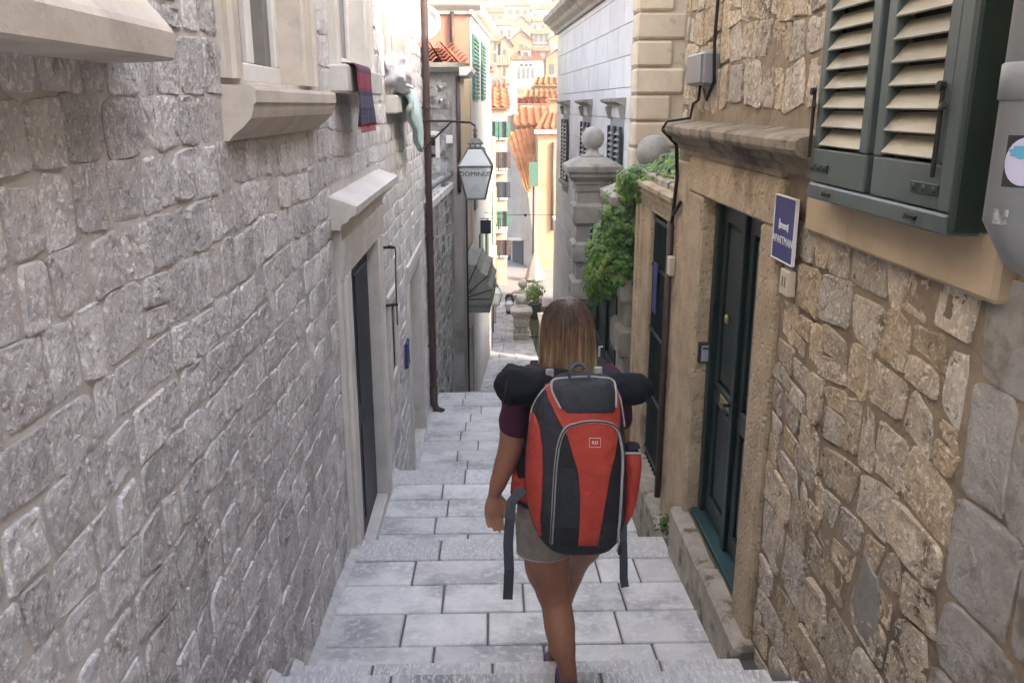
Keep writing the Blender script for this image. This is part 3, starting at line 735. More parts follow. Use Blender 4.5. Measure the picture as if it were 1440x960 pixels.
# ================================================================== right: the warm rubble house
RX = 1.19; REND = 5.45; RTOP = 5.2
def PR(s, z, h): return (RX - h, s, z)
def gzR(y): return gzL(y)
rh = thing('rubble_house', (RX, 3, .3), 'warm brown rubble stone house with teal door and shuttered window', 'house')
o_d = (3.65, 4.71, .27, 2.146); o_w = (2.02, 2.82, 2.36, 3.75)
m_ = MB(); panel(m_, PR, -7, REND, -1.2, 4.6, [o_d, o_w], .22, .014, 5)
wr_ = m_.build('wall', MORTAR_R, rh, fix=False)
m_ = MB(); m_.quad((RX,-7,4.6),(RX,REND,4.6),(RX,REND,RTOP),(RX,-7,RTOP)); m_.quad((RX,REND,-1.2),(9,REND,-1.2),(9,REND,RTOP),(RX,REND,RTOP)); m_.quad((RX,-7,RTOP),(RX,REND,RTOP),(9,REND,RTOP),(9,-7,RTOP)); m_.quad((RX,-7,-1.2),(9,-7,-1.2),(9,-7,RTOP),(RX,-7,RTOP)); m_.quad((9,-7,-1.2),(9,REND,-1.2),(9,REND,RTOP),(9,-7,RTOP))
m_.build('upper_walls', MORTAR_R, rh, fix=False)
rg = random.Random(23)
cutR = [(3.38,5.45,-1,2.40),(2.98,5.3,2.30,2.54),(1.86,3.12,2.26,4.2),(.3,1.98,.4,2.16)]
cells = course_cells(.5, REND-.02, gzR, 4.3, cutR, (.12,.22), (.11,.30), rg, .014, 2.3, .12)
lay_stones(cells, PR, wr_, lambda p, r: STONE_R, rg, (.003,.012), in_view, 290, 1.15, lambda d: 3 if d < 4.4 else 2)
# cement-faced blocks beside the rubble, below the downpipe
cells = course_cells(.5, 1.97, gzR, 2.2, [], (.2,.3), (.22,.42), rg, .006, .9, .0)
lay_stones(cells, PR, wr_, lambda p, r: CEMENT, rg, (.003,.009), in_view, 60, 1.0, lambda d: 3)
# grey cement patch in the rubble
c_ = onX(1225, 855, RX); m_ = MB(); ring = []
for k in range(20):
    t = 2*math.pi*k/20; q = 1 + .45*mnoise.noise(Vector((math.cos(t)*1.4, math.sin(t)*1.4, 4.3)))
    ring.append((math.cos(t)*.085*q, math.sin(t)*.15*q))
m_.loft([[Vector(PR(c_.y + a + b*.15, c_.z + b, .000)) for a, b in ring], [Vector(PR(c_.y + a*.95 + b*.15, c_.z + b*.95, .014)) for a, b in ring], [Vector(PR(c_.y + a*.6 + b*.1, c_.z + b*.6, .016)) for a, b in ring]])
m_.build('cement_patch', M('cement_dark', (.25,.235,.215), (.19,.18,.165), 7, rough=.9, bump=[(40,.004)]), rh)
# ---- doorway
a, b, c, d = o_d
for nm, s0, s1, zb in (('door_jamb', a-.24, a, .05), ('door_jamb', b, b+.34, -.1)):
    m_ = MB(); pbox(m_, PR, s0, s1, zb, d, -.27, .032, .014); m_.build(nm, TRIM_R, rh)
m_ = MB(); pbox(m_, PR, b+.345, REND+.004, -.3, 2.3, -.3, .018, .012); m_.build('corner_stone', TRIM_R, rh)
m_ = MB(); pbox(m_, PR, a-.24, b+.34, d+.002, d+.20, -.27, .034, .012); m_.build('lintel', TRIM_R, rh)
m_ = MB(); pbox(m_, PR, a-.2, b+.5, d+.202, d+.27, -.1, .028, .008); m_.build('frieze', TRIM_R, rh)
m_ = MB(); prof_s(m_, PR, [(-.03,d+.235),(.05,d+.235),(.06,d+.265),(.09,d+.28),(.10,d+.305),(.135,d+.318),(.145,d+.335),(.145,d+.365),(.13,d+.378),(-.03,d+.405)], 2.98, 5.32)
o = m_.build('cornice', CORN_R, rh)
for k, (s0, s1) in enumerate(((3.34, 4.05), (4.06, 4.82))):
    m_ = MB(); m_.cbox(1.095, 1.4, s0, s1, -.2, .255 - .012*k, .022); m_.build('doorstep', KERB, rh)
m_ = MB(); m_.cbox(1.20, 1.46, a+.002, b-.002, .2, .285, .008); m_.build('threshold', M('threshold_teal', (.03,.075,.085), (.022,.055,.062), 4, rough=.5), rh)
dh = -.10
m_ = MB(); pbox(m_, PR, a-.02, b+.02, .28, d+.02, dh-.05, dh-.005); dl = m_.build('door', TEAL, rh)
m_ = MB(); pbox(m_, PR, a, a+.07, .285, d, dh-.01, dh+.05); m_.build('door_frame', TEAL, dl)
m_ = MB(); pbox(m_, PR, b-.07, b, .285, d, dh-.01, dh+.05); m_.build('door_frame', TEAL, dl)
mid = (a+b)/2; m_ = MB(); pbox(m_, PR, mid-.03, mid+.03, .285, d, dh-.01, dh+.045); m_.build('meeting_stile', TEAL, dl)
for s0, s1 in ((a+.075, mid-.032), (mid+.032, b-.075)):
    for z0, z1 in ((.30,.42),(1.0,1.12),(d-.12,d-.01)): m_ = MB(); pbox(m_, PR, s0, s1, z0, z1, dh-.008, dh+.022); m_.build('rail', TEAL, dl)
    for t0, t1 in ((s0, s0+.075), (s1-.075, s1)): m_ = MB(); pbox(m_, PR, t0, t1, .30, d-.01, dh-.008, dh+.020); m_.build('stile', TEAL, dl)
    for z0, z1 in ((.44,.98),(1.14,d-.14)): m_ = MB(); pbox(m_, PR, s0+.10, s1-.10, z0, z1, dh-.008, dh+.012, .01); m_.build('door_panel', TEAL, dl)
BRASS = M('brass_dull', (.42,.36,.24), (.34,.29,.19), 9, rough=.4, metal=.7)
m_ = MB(); p = Vector(PR(mid+.26, 1.52, dh+.02)); m_.tube([p, p+Vector((-.012,0,0))], [.026,.022], 12); m_.build('peephole', BRASS, dl, True)
m_ = MB(); p = Vector(PR(mid+.06, 1.10, dh+.03)); m_.tube([p, p+Vector((-.05,0,0))], .011, 8); m_.tube([p+Vector((-.05,.01,0)), p+Vector((-.055,-.14,.0))], [.011,.008], 8); m_.build('handle', IRON, dl, True)
m_ = MB(); p = Vector(PR(mid+.12, 1.06, dh+.022)); m_.cbox(p.x-.006, p.x, p.y-.02, p.y+.16, p.z-.03, p.z+.03, .003); m_.build('letter_slot', BRASS, dl)
# ---- window with louvred shutters
s0, s1 = 1.88, 3.10
m_ = MB(); pbox(m_, PR, s0-.0, s1, 2.19, 2.355, -.2, .045, .012); m_.build('sill', TRIM_R2, rh)
for p0, p1 in ((s0, 2.02), (2.82, s1)): m_ = MB(); pbox(m_, PR, p0, p1, 2.357, 3.75, -.2, .04, .01); m_.build('window_jamb', TRIM_R2, rh)
m_ = MB(); pbox(m_, PR, s0, s1, 3.752, 3.95, -.2, .042, .01); m_.build('window_head', TRIM_R2, rh)
m_ = MB(); pbox(m_, PR, 2.02, 2.82, 2.36, 3.75, -.22, -.2); m_.build('pane', GLASS, rh)
sh = thing('window_shutters', PR(2.4, 2.34, .1), 'pair of grey green louvred shutters with bleached slats closed over the window', 'shutters')
f0, f1 = 1.97, 2.87; zb, zt_ = 2.335, 3.72
m_ = MB(); pbox(m_, PR, f0, f1, zb, zb+.05, .04, .130, .006); m_.build('bottom_rail', SHUT, sh)
m_ = MB(); pbox(m_, PR, f0-.028, f0+.0, zb+.012, zt_, .03, .128, .006); m_.build('side_board', SHUT_D, sh)
m_ = MB(); pbox(m_, PR, f1, f1+.02, zb+.012, zt_, .03, .10, .006); m_.build('side_board', SHUT_D, sh)
def leaf_panel(p0, p1):
    lf = MB(); pbox(lf, PR, p0, p1, zb+.053, zb+.16, .085, .122, .004); root = lf.build('shutter_leaf', SHUT, sh)
    for q0, q1 in ((p0, p0+.052), (p1-.052, p1)): m_ = MB(); pbox(m_, PR, q0, q1, zb+.162, zt_, .083, .124, .004); m_.build('stile', SHUT, root)
    z = zb + .172
    while z < zt_ - .05:
        m_ = MB(); A = [(.090, z), (.096, z-.004), (.124, z+.030), (.118, z+.035)]
        A = [(.122, z-.002), (.126, z+.002), (.088, z+.050), (.083, z+.047)]
        prof_s(m_, PR, A, p0+.05, p1-.05); m_.build('slat', LOUV, root)
        z += .058
    m_ = MB(); pbox(m_, PR, p0+.05, p1-.05, zb+.16, zt_, .070, .074, .001); m_.build('backing', SHUT_D, root)
    return root
La = leaf_panel(f0+.06, 2.41); Lb = leaf_panel(2.455, f1-.004)
m_ = MB(); pbox(m_, PR, 2.412, 2.453, zb+.053, zt_, .06, .10, .004); m_.build('mullion', SHUT_D, sh)
m_ = MB(); pbox(m_, PR, f0+.002, f0+.058, zb+.053, zt_, .06, .126, .004); m_.build('edge_stile', SHUT, sh)
for s, z in ((2.10, zb+.10), (2.80, zb+.10)):
    m_ = MB(); pbox(m_, PR, s-.07, s+.07, z-.014, z+.014, .122, .127, .002)
    for k in (-.05, 0, .05): p = Vector(PR(s+k, z, .126)); m_.tube([p, p+Vector((-.006,0,0))], [.011,.006], 8)
    m_.build('hinge_plate', SHUT_D, sh)
for s in (2.055, 2.875):
    m_ = MB(); m_.tube([PR(s, zb+.13, .132), PR(s, zb+.33, .132)], .006, 8); m_.tube([PR(s, zb+.29, .132), PR(s-.05, zb+.30, .15)], .008, 6); m_.tube([PR(s, zb+.34, .13), PR(s, zb+.34, .145)], .012, 8); m_.build('bolt', IRON, sh)
for s in (2.14, 2.70): m_ = MB(); m_.tube([PR(s-.03, zb+.025, .131), PR(s, zb+.03, .142), PR(s+.03, zb+.023, .131)], .006, 6); m_.build('pull', IRON, sh)
# ---- grey downpipe with stickers
gp = thing('grey_downpipe', (RX-.09, 1.72, 2.2), 'thick grey painted downpipe with a round cloud sticker beside the shutters', 'downpipe')
gx, gy, gr = RX-.105, 1.735, .066
m_ = MB(); m_.tube([(gx,gy,5.9),(gx,gy,2.40),(gx+.03,gy,2.36),(gx+.12,gy,2.31),(gx+.2,gy,2.29)], gr, 20, False); m_.build('pipe', PIPEG, gp, True)
m_ = MB(); m_.lathe((gx,gy,2.64), [(gr,0),(gr+.005,.003),(gr+.005,.07),(gr,.074)], 20); m_.build('collar', PIPEG, gp, True)
def on_pipe(a0, a1, z0, z1, mat, name, shape=None, off=.002):
    m_ = MB(); n = 10; A = []
    for i in range(n+1):
        t = i/n; A.append(lerp(a0, a1, t))
    if shape is None:
        rings = [[Vector((gx+(gr+off)*math.cos(q), gy+(gr+off)*math.sin(q), z)) for q in A] for z in (z0, z1)]
        for i in range(n): m_.quad(rings[0][i], rings[0][i+1], rings[1][i+1], rings[1][i])
    else:
        pts = []
        for k in range(24):
            t = 2*math.pi*k/24; q = (a0+a1)/2 + (a1-a0)/2*math.cos(t)*shape(t); z = (z0+z1)/2 + (z1-z0)/2*math.sin(t)*shape(t)
            pts.append(Vector((gx+(gr+off)*math.cos(q), gy+(gr+off)*math.sin(q), z)))
        c = Vector((gx+(gr+off)*math.cos((a0+a1)/2), gy+(gr+off)*math.sin((a0+a1)/2), (z0+z1)/2))
        prev = None
        for f in (.2,.4,.6,.8,1.):
            cur = []
            for k in range(24):
                t = 2*math.pi*k/24; q = (a0+a1)/2 + (a1-a0)/2*math.cos(t)*shape(t)*f; z = (z0+z1)/2 + (z1-z0)/2*math.sin(t)*shape(t)*f
                cur.append(Vector((gx+(gr+off)*math.cos(q), gy+(gr+off)*math.sin(q), z)))
            for k in range(24):
                if prev is None: m_.quad(c, cur[k], cur[(k+1)%24])
                else: m_.quad(prev[k], cur[k], cur[(k+1)%24], prev[(k+1)%24])
            prev = cur
    return m_.build(name, mat, gp, fix=False)
ac = math.atan2(-gy, -gx) 
on_pipe(ac-.62, ac+.55, 2.475, 2.575, DGREY, 'sticker_backing', off=.0015)
on_pipe(ac-.60, ac+.50, 2.478, 2.572, M('sticker_lilac', (.50,.48,.62), rough=.4), 'sticker', lambda t: 1, .003)
on_pipe(ac-.50, ac+.40, 2.53, 2.557, M('sticker_blue', (.10,.36,.50), rough=.4), 'sticker_cloud', lambda t: 1+.13*math.sin(t*9), .0042)
on_pipe(ac-.75, ac-.28, 2.40, 2.43, M('sticker_pale', (.50,.52,.52), (.12,.12,.12), 60, rough=.5), 'small_sticker', off=.002)
# ---- APARTMAN sign and the number plate
sg = thing('apartman_sign', PR(3.31, 2.03, .04), 'upright blue sign reading APARTMAN with a white bed symbol', 'sign')
m_ = MB(); pbox(m_, PR, 3.195, 3.43, 2.04, 2.285, .036, .046, .002); m_.build('panel', BLUE, sg)
m_ = MB()
for z in (2.036, 2.286): pbox(m_, PR, 3.19, 3.435, z, z+.005, .034, .049, .001)
for s in (3.19, 3.431): pbox(m_, PR, s, s+.004, 2.041, 2.286, .034, .049, .001)
m_.build('edging', WHITE, sg)
text('lettering', 'APARTMAN', .044, PR(3.312, 2.118, .048), (0,-1,0), (0,0,1), WHITE, sg, .0006)
m_ = MB()
for s, z0, z1 in ((3.36, 2.158, 2.20), (3.262, 2.158, 2.19)): pbox(m_, PR, s-.004, s+.004, z0, z1, .046, .049, .0005)
pbox(m_, PR, 3.266, 3.356, 2.165, 2.171, .046, .049, .0005); pbox(m_, PR, 3.266, 3.335, 2.174, 2.183, .046, .0485, .0005); pbox(m_, PR, 3.338, 3.355, 2.174, 2.186, .046, .0485, .0005)
m_.build('bed_symbol', WHITE, sg)
np_ = thing('number_plate', PR(3.25, 1.92, .04), 'small cream plate marked 11 below the blue sign', 'number plate')
m_ = MB(); pbox(m_, PR, 3.195, 3.30, 1.915, 2.015, .02, .05, .004); m_.build('plate', CREAMP, np_)
text('digits', '11', .06, PR(3.247, 1.966, .0515), (0,-1,0), (0,0,1), DGREY, np_, .0006)
# ---- intercom in the door reveal
ic = thing('intercom', (1.33, b-.02, 1.15), 'dark intercom with a pale screen on the door reveal', 'intercom')
q0, q1 = onY(983, 482, b-.02), onY(1003, 510, b-.02)
m_ = MB(); m_.cbox(q0.x, q1.x, b-.03, b+.01, q1.z, q0.z, .005); m_.build('case', PLAST if False else DGREY, ic)
m_ = MB(); m_.cbox(q0.x+.014, q1.x-.008, b-.034, b-.028, q1.z+.012, q0.z-.014, .002); m_.build('screen', M('screen_grey', (.30,.33,.37), rough=.25), ic)
m_ = MB(); m_.cbox(q0.x+.02, q1.x-.014, b-.0365, b-.033, q0.z-.036, q0.z-.024, .001); m_.build('display_bar', DGREY, ic)
# ---- junction box and cables
jb = thing('junction_box', PR(4.8, 2.7, .06), 'grey plastic junction box with black cables above the stone cornice', 'junction box')
q0, q1 = onX(966, 80, 1.1), onX(990, 124, 1.1)
jy0, jy1, jz0, jz1 = 4.62, 4.98, 2.735, 2.90
m_ = MB(); pbox(m_, PR, jy0, jy1, jz0, jz1, -.01, .09, .012); m_.build('case', PLAST, jb)
m_ = MB(); pbox(m_, PR, jy0+.01, jy1-.01, jz0+.01, jz1-.01, .091, .098, .004); m_.build('cover', PLAST, jb)
m_ = MB()
m_.tube([PR(4.60,4.6,.03), PR(4.58,3.4,.035), PR(4.60,2.95,.04), PR(4.58,2.75,.035), PR(4.66,2.66,.05), PR(4.74,2.71,.05)], .009, 6)
m_.tube([PR(4.86,2.74,.04), PR(4.88,2.66,.04), PR(5.05,2.64,.03), PR(5.10,2.56,.03), PR(5.12,2.54,.16), PR(5.2,2.5,.17)], .008, 6)
m_.build('cable', BLACK, jb, True)
cb = thing('cable_run', PR(5.4, .1, .03), 'black cable and thin pipe running down the corner next to the iron grille', 'cable')
m_ = MB(); m_.tube([PR(5.25,2.49,.16), PR(5.3,2.4,.06), PR(5.38,2.2,.03), PR(5.40,1.95,.04), PR(5.42,1.9,.04)], .012, 6); m_.tube([PR(5.40,1.96,.04), PR(5.30,2.02,.035), PR(5.22,2.06,.035)], .012, 6); m_.build('cable', BLACK, cb, True)
m_ = MB(); m_.tube([PR(5.43,1.92,.045), PR(5.43,.0,.045)], .022, 8); m_.build('conduit', IRON_BR, cb, True)
m_ = MB(); pbox(m_, PR, 5.34, 5.42, 1.58, 1.70, .02, .06, .006); m_.build('switch_box', CREAMP, cb)
# ================================================================== portal with the iron grille
PX = 1.215
def PP(s, z, h): return (PX - h, s, z)
gt = thing('stone_portal', (1.4, 6.3, -.1), 'weathered stone portal with moulded lintel framing the iron grille', 'portal')
m_ = MB(); pbox(m_, PP, 6.5, 6.79, -.3, 1.86, -.35, .0, .012); m_.build('jamb', TRIM_R, gt)
m_ = MB(); prof_z(m_, PP, [(6.792,-.3),(6.792,-.01),(6.83,-.012),(6.84,.012),(6.89,.014),(6.90,-.004),(6.96,-.006),(6.97,.02),(7.05,.022),(7.06,.0),(7.16,0),(7.16,-.3)], -.3, 1.86); m_.build('pilaster', TRIM_R, gt)
m_ = MB(); pbox(m_, PP, 5.46, 5.62, -.3, 1.86, -.35, .0, .012); m_.build('jamb', TRIM_R, gt)
m_ = MB(); prof_s(m_, PP, [(-.35,1.862),(.0,1.862),(.004,1.91),(.02,1.915),(.022,1.965),(.045,1.975),(.05,2.02),(.07,2.03),(.07,2.062),(.05,2.072),(-.6,2.10),(-.6,1.9)], 5.46, 7.2); m_.build('lintel', TRIM_R, gt)
m_ = MB()
for i in range(4):
    for j in range(3):
        m_.cur = rg.random(); m_.cbox(PX+.0+j*.27, PX+.26+j*.27, 5.47+i*.43, 5.89+i*.43, 2.06, 2.115+rg.uniform(0,.02), .015)
tag(m_.build('roof_stones', KERB, gt), kind='stuff')
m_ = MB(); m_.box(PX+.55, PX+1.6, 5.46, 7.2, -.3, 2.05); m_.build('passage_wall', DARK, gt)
gr_ = thing('iron_grille', (1.36, 6, -.1), 'dark green iron bar grille closing the stone portal', 'grille')
for i in range(11):
    y = 5.66 + i*.079; m_ = MB(); m_.tube([(1.25,y,-.12),(1.25,y,1.86)], .011, 6); m_.build('bar', TEAL, gr_)
for z in (-.05,.45,.95,1.45,1.8): m_ = MB(); m_.cbox(1.238,1.264,5.62,6.5,z-.014,z+.014,.003); m_.build('rail', TEAL, gr_)
m_ = MB()
for i in range(8):
    for z in (.2,.7,1.2): y = 5.7+i*.075; m_.tube([(1.243,y-.03,z),(1.243,y,z+.05),(1.243,y+.03,z)], .005, 4)
m_.build('scroll', TEAL, gr_)
m_ = MB(); m_.cbox(1.285,1.30,5.6,6.52,-.15,1.88,.004); m_.build('sheet', SHUT_D, gr_)
bs = thing('blue_notice', (1.33,6.1,1.1), 'narrow blue notice wired to the iron grille', 'notice')
m_ = MB(); m_.cbox(1.222,1.229,6.18,6.33,1.12,1.50,.002); m_.build('panel', BLUE, bs)
m_ = MB(); m_.tube([(1.229,6.2,1.48),(1.25,6.2,1.48)], .003, 4); m_.build('wire', IRON, bs)
m_ = MB(); m_.tube([(1.229,6.31,1.15),(1.25,6.31,1.15)], .003, 4); m_.build('wire', IRON, bs)
# raised kerb before the grille
kb = tag(link('kerb', bpy.data.meshes.new('kerb'), None, (1.3,6,-.3)), kind='structure')
for k, (y0, y1) in enumerate(((5.06,5.75),(5.76,6.5),(6.51,7.3))):
    m_ = MB(); m_.cbox(1.105, 1.75, y0, y1, -.9, -.11-.018*k, .02); m_.build('kerb_stone', KERB, kb)
for k, (y0, y1) in enumerate(((7.31,8.1),(8.11,9.0),(9.01,10.0),(10.01,11.2),(11.21,12.4))):
    m_ = MB(); m_.cbox(1.16, 1.75, y0, y1, -2.5, -.6-.2*k, .02); m_.build('kerb_stone', KERB, kb)
# little weed at the corner
def leaf_quad(mb, p, n, size, rg, bend=.3):
    n = n.normalized(); a = Vector((rg.uniform(-1,1), rg.uniform(-1,1), rg.uniform(-1,.2))); u = (a - n*a.dot(n)).normalized(); v = n.cross(u)
    l, w_ = size, size*rg.uniform(.36,.5)
    dn = n*(-bend*size)
    mb.cur = rg.random()
    mb.add([p, p+u*l*.35+v*w_, p+u*l+dn, p+u*l*.35-v*w_, p+u*l*.4+n*(.06*size)], [(0,1,4),(1,2,4),(2,3,4),(3,0,4)])
wd = thing('weed', (1.08,5.1,-.1), 'small green weed growing at the foot of the door corner', 'weed')
m_ = MB(); c = onZ(932, 735, -.05)
for i in range(40):
    t = rg.uniform(0, 6.3); r_ = rg.uniform(0, .06); leaf_quad(m_, c + Vector((r_*math.cos(t), r_*math.sin(t), rg.uniform(-.05,.07))), Vector((math.cos(t)*.6, math.sin(t)*.6, 1)), rg.uniform(.02,.04), rg)
m_.build('leaves', LEAF, wd, fix=False)
m_ = MB()
for i in range(5): m_.tube([c+Vector((0,0,-.08)), c+Vector((rg.uniform(-.05,.05), rg.uniform(-.05,.05), .05))], .003, 4)
m_.build('stem', STEM, wd)
# ================================================================== gate piers
def pier(name, cx, cy, hw, zb, zc, br, label, rust=.36, group=None):
    t = thing(name, (cx, cy, zb), label, 'gate pier', group)
    m_ = MB(); m_.lathe((cx,cy,zb), [(hw*.86,0),(hw*.86,zc-zb)], sq=True); m_.build('core', PIER, t)
    z = zb + .02; k = 0
    while z < zc - .36:
        h = .30 if k % 2 == 0 else .22
        if k % 2 == 0: m_ = MB(); m_.lathe((cx,cy,z), [(hw*.9,0),(hw*1.06,.04),(hw*1.08,h*.5),(hw*1.06,h-.04),(hw*.9,h)], sq=True); m_.build('rusticated_block', QUOIN if False else PIER, t)
        z += h; k += 1
    m_ = MB(); m_.lathe((cx,cy,zc-.34), [(hw*.95,0),(hw*.97,.08),(hw*1.08,.10),(hw*1.1,.13),(hw*1.3,.18),(hw*1.36,.20),(hw*1.36,.24),(hw*1.48,.26),(hw*1.5,.30),(hw*1.5,.33),(hw*.72,.44),(hw*.66,.44)], sq=True); m_.build('cap', PIER, t)
    m_ = MB(); m_.lathe((cx,cy,zc+.09), [(hw*.62,0),(hw*.62,.035),(hw*.36,.05),(hw*.30,.09),(hw*.33,.16),(hw*.4,.2)], 16); m_.build('neck', BALLM, t, True)
    m_ = MB(); m_.sphere((cx,cy,zc+.20+br*.92), br, 24, 16); m_.build('ball', BALLM, t, True)
    return t
pier('gate_pier', 1.37, 11.75, .25, -2.6, 1.86, .155, 'tall stone gate pier with moulded cap and ball finial before the white shuttered house')
pier('gate_pier', 1.45, 7.75, .28, -1.2, 1.88, .155, 'ball topped stone gate pier smothered in ivy')
for k in range(5):   # rusticated blocks of the ivy pier toward the street
    pass
gd = thing('green_gate', (1.36, 9.6, -.9), 'dark green sheet metal gate between two ball topped piers', 'gate')
for i in range(2):
    y0, y1 = (8.06, 9.76) if i == 0 else (9.78, 11.48)
    m_ = MB(); m_.cbox(1.36,1.39,y0,y1,-1.6,1.1,.004); lf = m_.build('gate_leaf', TEAL, gd)
    for y in (y0+.06, (y0+y1)/2, y1-.06): m_ = MB(); m_.cbox(1.325,1.358,y-.05,y+.05,-1.58,1.08,.006); m_.build('stile', TEAL, lf)
    for z in (-1.2, -.2, .75): m_ = MB(); m_.cbox(1.33,1.3585,y0+.12,y1-.12,z-.05,z+.05,.006); m_.build('rail', TEAL, lf)
m_ = MB(); m_.tube([(1.30,9.62,-.1),(1.26,9.62,-.1),(1.26,9.62,-.22)], .014, 6); m_.build('handle', WHITE, gd)
m_ = MB(); m_.lathe((1.37,8.3,1.1), [(.05,0),(.05,.12),(.03,.14),(.06,.2),(.06,.25),(.02,.3)], 10); m_.build('post_knob', M('copper_green', (.07,.16,.14), rough=.6), gd, True)
# garden wall behind the gate so the garden is closed
# ---- ivy
iv = thing('ivy', (1.3, 7.6, .6), 'thick green ivy hanging over the portal and the gate pier', 'ivy')
rg = random.Random(31); m_ = MB(); ml = MB()
def ivy_lobe(c, r, n, size, mb, dens=.75):
    for i in range(n):
        v = Vector((rg.gauss(0,1), rg.gauss(0,1), rg.gauss(0,1))).normalized()
        q = rg.uniform(dens, 1.04)
        k = 1 + .25*mnoise.noise(v*2.5 + Vector(c))
        p = Vector(c) + Vector((v.x*r[0], v.y*r[1], v.z*r[2]))*q*k
        leaf_quad(mb, p, (v + Vector((-.3,-.5,.7))).normalized(), size*rg.uniform(.6,1.3), rg)
for c, r, n in [((1.30,7.25,1.98),(.24,.42,.17),520),((1.20,7.6,1.70),(.22,.40,.28),800),((1.15,7.75,1.35),(.22,.42,.34),900),((1.12,8.05,1.12),(.2,.42,.28),760),((1.10,8.5,.92),(.13,.33,.2),380),((1.09,8.9,.72),(.07,.22,.14),130),
                ((1.12,8.6,1.2),(.16,.4,.28),520),((1.10,8.9,.85),(.12,.3,.22),260),((1.3,6.9,2.08),(.3,.3,.10),330),((1.6,7.0,2.16),(.3,.35,.12),420),((1.55,6.6,2.14),(.25,.3,.08),220),((1.35,8.1,1.6),(.25,.45,.25),400)]:
    ivy_lobe(c, r, n, .062, m_)
for c, r, n in [((1.45,6.3,2.14),(.25,.3,.05),160),((1.75,6.45,2.16),(.2,.3,.06),130),((1.25,6.75,2.07),(.1,.25,.04),60)]:
    ivy_lobe(c, r, n, .055, ml)
tag(m_.build('foliage', LEAF, iv, fix=False), kind='stuff'); tag(ml.build('young_foliage', LEAF_L, iv, fix=False), kind='stuff')
m_ = MB()
for i in range(9):
    y = 7.2 + rg.uniform(0, 1.2); x = 1.2 + rg.uniform(-.06,.1)
    m_.tube([(x,y,1.95),(x-.06,y+rg.uniform(0,.2),1.5),(x-.1,y+rg.uniform(.1,.4),1.1),(x-.09,y+rg.uniform(.2,.6),.9+rg.uniform(-.1,.2))], .006, 5)
m_.build('stem', STEM, iv)
# ================================================================== white house with louvred windows
WX0, WY0, WY1, WS = 2.0, 12.2, 22.2, -.034
def PW(s, z, h): return (WX0 + WS*(s-WY0) - h, s, z)
wh = thing('white_house', (2.1, 13, -3.5), 'white ashlar house with dark louvred shutters and cream corner quoins', 'house')
wops = [(13.0,14.15,.95,2.33), (16.3,17.4,.95,2.33), (19.6,20.7,.95,2.33)]
m_ = MB(); 
m_.hexa([PW(WY0+.01,-4,-.02),(7,WY0+.01,-4),(7,WY1,-4),PW(WY1,-4,-.02),PW(WY0+.01,4.35,-.02),(7,WY0+.01,4.35),(7,WY1,4.35),PW(WY1,4.35,-.02)])
wcore = m_.build('wall', M('joint_grey', (.30,.30,.30), rough=.9), wh)
rg = random.Random(41); z = -2.4; k = 0
while z < 4.3:
    h = .44; s = WY0 + .34 + (k % 2)*.5 - .5
    while s < WY1:
        e = s + rg.uniform(.9, 1.3); p0, p1 = max(s, WY0+.36), min(e, WY1)
        segs = [(p0, p1)]
        for (a, b, c, d) in wops:
            if min(z+h, d) - max(z, c) > .12: segs = subtract(segs, a-.02, b+.02)
        for q0, q1 in segs:
            if q1 - q0 < .06: continue
            m_ = MB(); m_.hexa([PW(q0+.012,z+.006,-.1),PW(q0+.012,z+.006,.0),PW(q1-.012,z+.006,.0),PW(q1-.012,z+.006,-.1),PW(q0+.012,min(z+h,4.3)-.006,-.1),PW(q0+.012,min(z+h,4.3)-.006,.0),PW(q1-.012,min(z+h,4.3)-.006,.0),PW(q1-.012,min(z+h,4.3)-.006,-.1)])
            m_.build('block', ASHLAR, wh)
        s = e
    z += h; k += 1
m_ = MB(); m_.loft([[Vector(PW(s, zz, hh)) for hh, zz in [(-.1,4.3),(.06,4.3),(.08,4.36),(.16,4.42),(.2,4.5),(.34,4.58),(.36,4.68),(-.1,4.75)]] for s in (WY0-.3, WY1+.15)]); m_.build('cornice', PIER, wh)
m_ = MB(); m_.quad(PW(WY0-.2,4.75,.0),(7,WY0-.2,4.75),(7,WY1,4.75),PW(WY1,4.75,0)); m_.build('roof', TILE, wh)
SH_N = M('shutter_navy', (.022,.035,.045), rough=.5)
SH_S = M('shutter_slat_navy', (.055,.075,.095), rough=.45)
for (a, b, c, d) in wops:
    m_ = MB(); pts = [PW(a,c,-.12),PW(b,c,-.12),PW(b,d,-.12),PW(a,d,-.12)]; m_.quad(*pts); wn = m_.build('window', DARK, wh)
    m_ = MB(); prof_s(m_, PW, [(-.1,d+.28),(.04,d+.28),(.06,d+.31),(.16,d+.35),(.17,d+.39),(-.1,d+.42)], a-.12, b+.12); m_.build('hood', PIER, wn)
    for s0 in (a-.06, b-.04): m_ = MB(); prof_s(m_, PW, [(-.05,d+.08),(.05,d+.10),(.10,d+.28),(-.05,d+.28)], s0, s0+.10); m_.build('bracket', PIER, wn)
    m_ = MB(); prof_s(m_, PW, [(-.1,c-.1),(.09,c-.1),(.09,c-.01),(-.1,c)], a-.08, b+.08); m_.build('sill', PIER, wn)
    mid = (a+b)/2
    for q0, q1 in ((a+.02, mid-.01), (mid+.01, b-.02)):
        m_ = MB()
        for r0, r1 in ((q0, q0+.07), (q1-.07, q1)): prof_s(m_, PW, [(.02,c),(.06,c),(.06,d-.01),(.02,d-.01)], r0, r1)
        lf = m_.build('shutter', SH_N, wn)
        z = c + .05
        while z < d - .08:
            m_ = MB(); prof_s(m_, PW, [(.06,z),(.065,z+.006),(.02,z+.06),(.015,z+.054)], q0+.07, q1-.07); m_.build('slat', SH_S, lf); z += .085
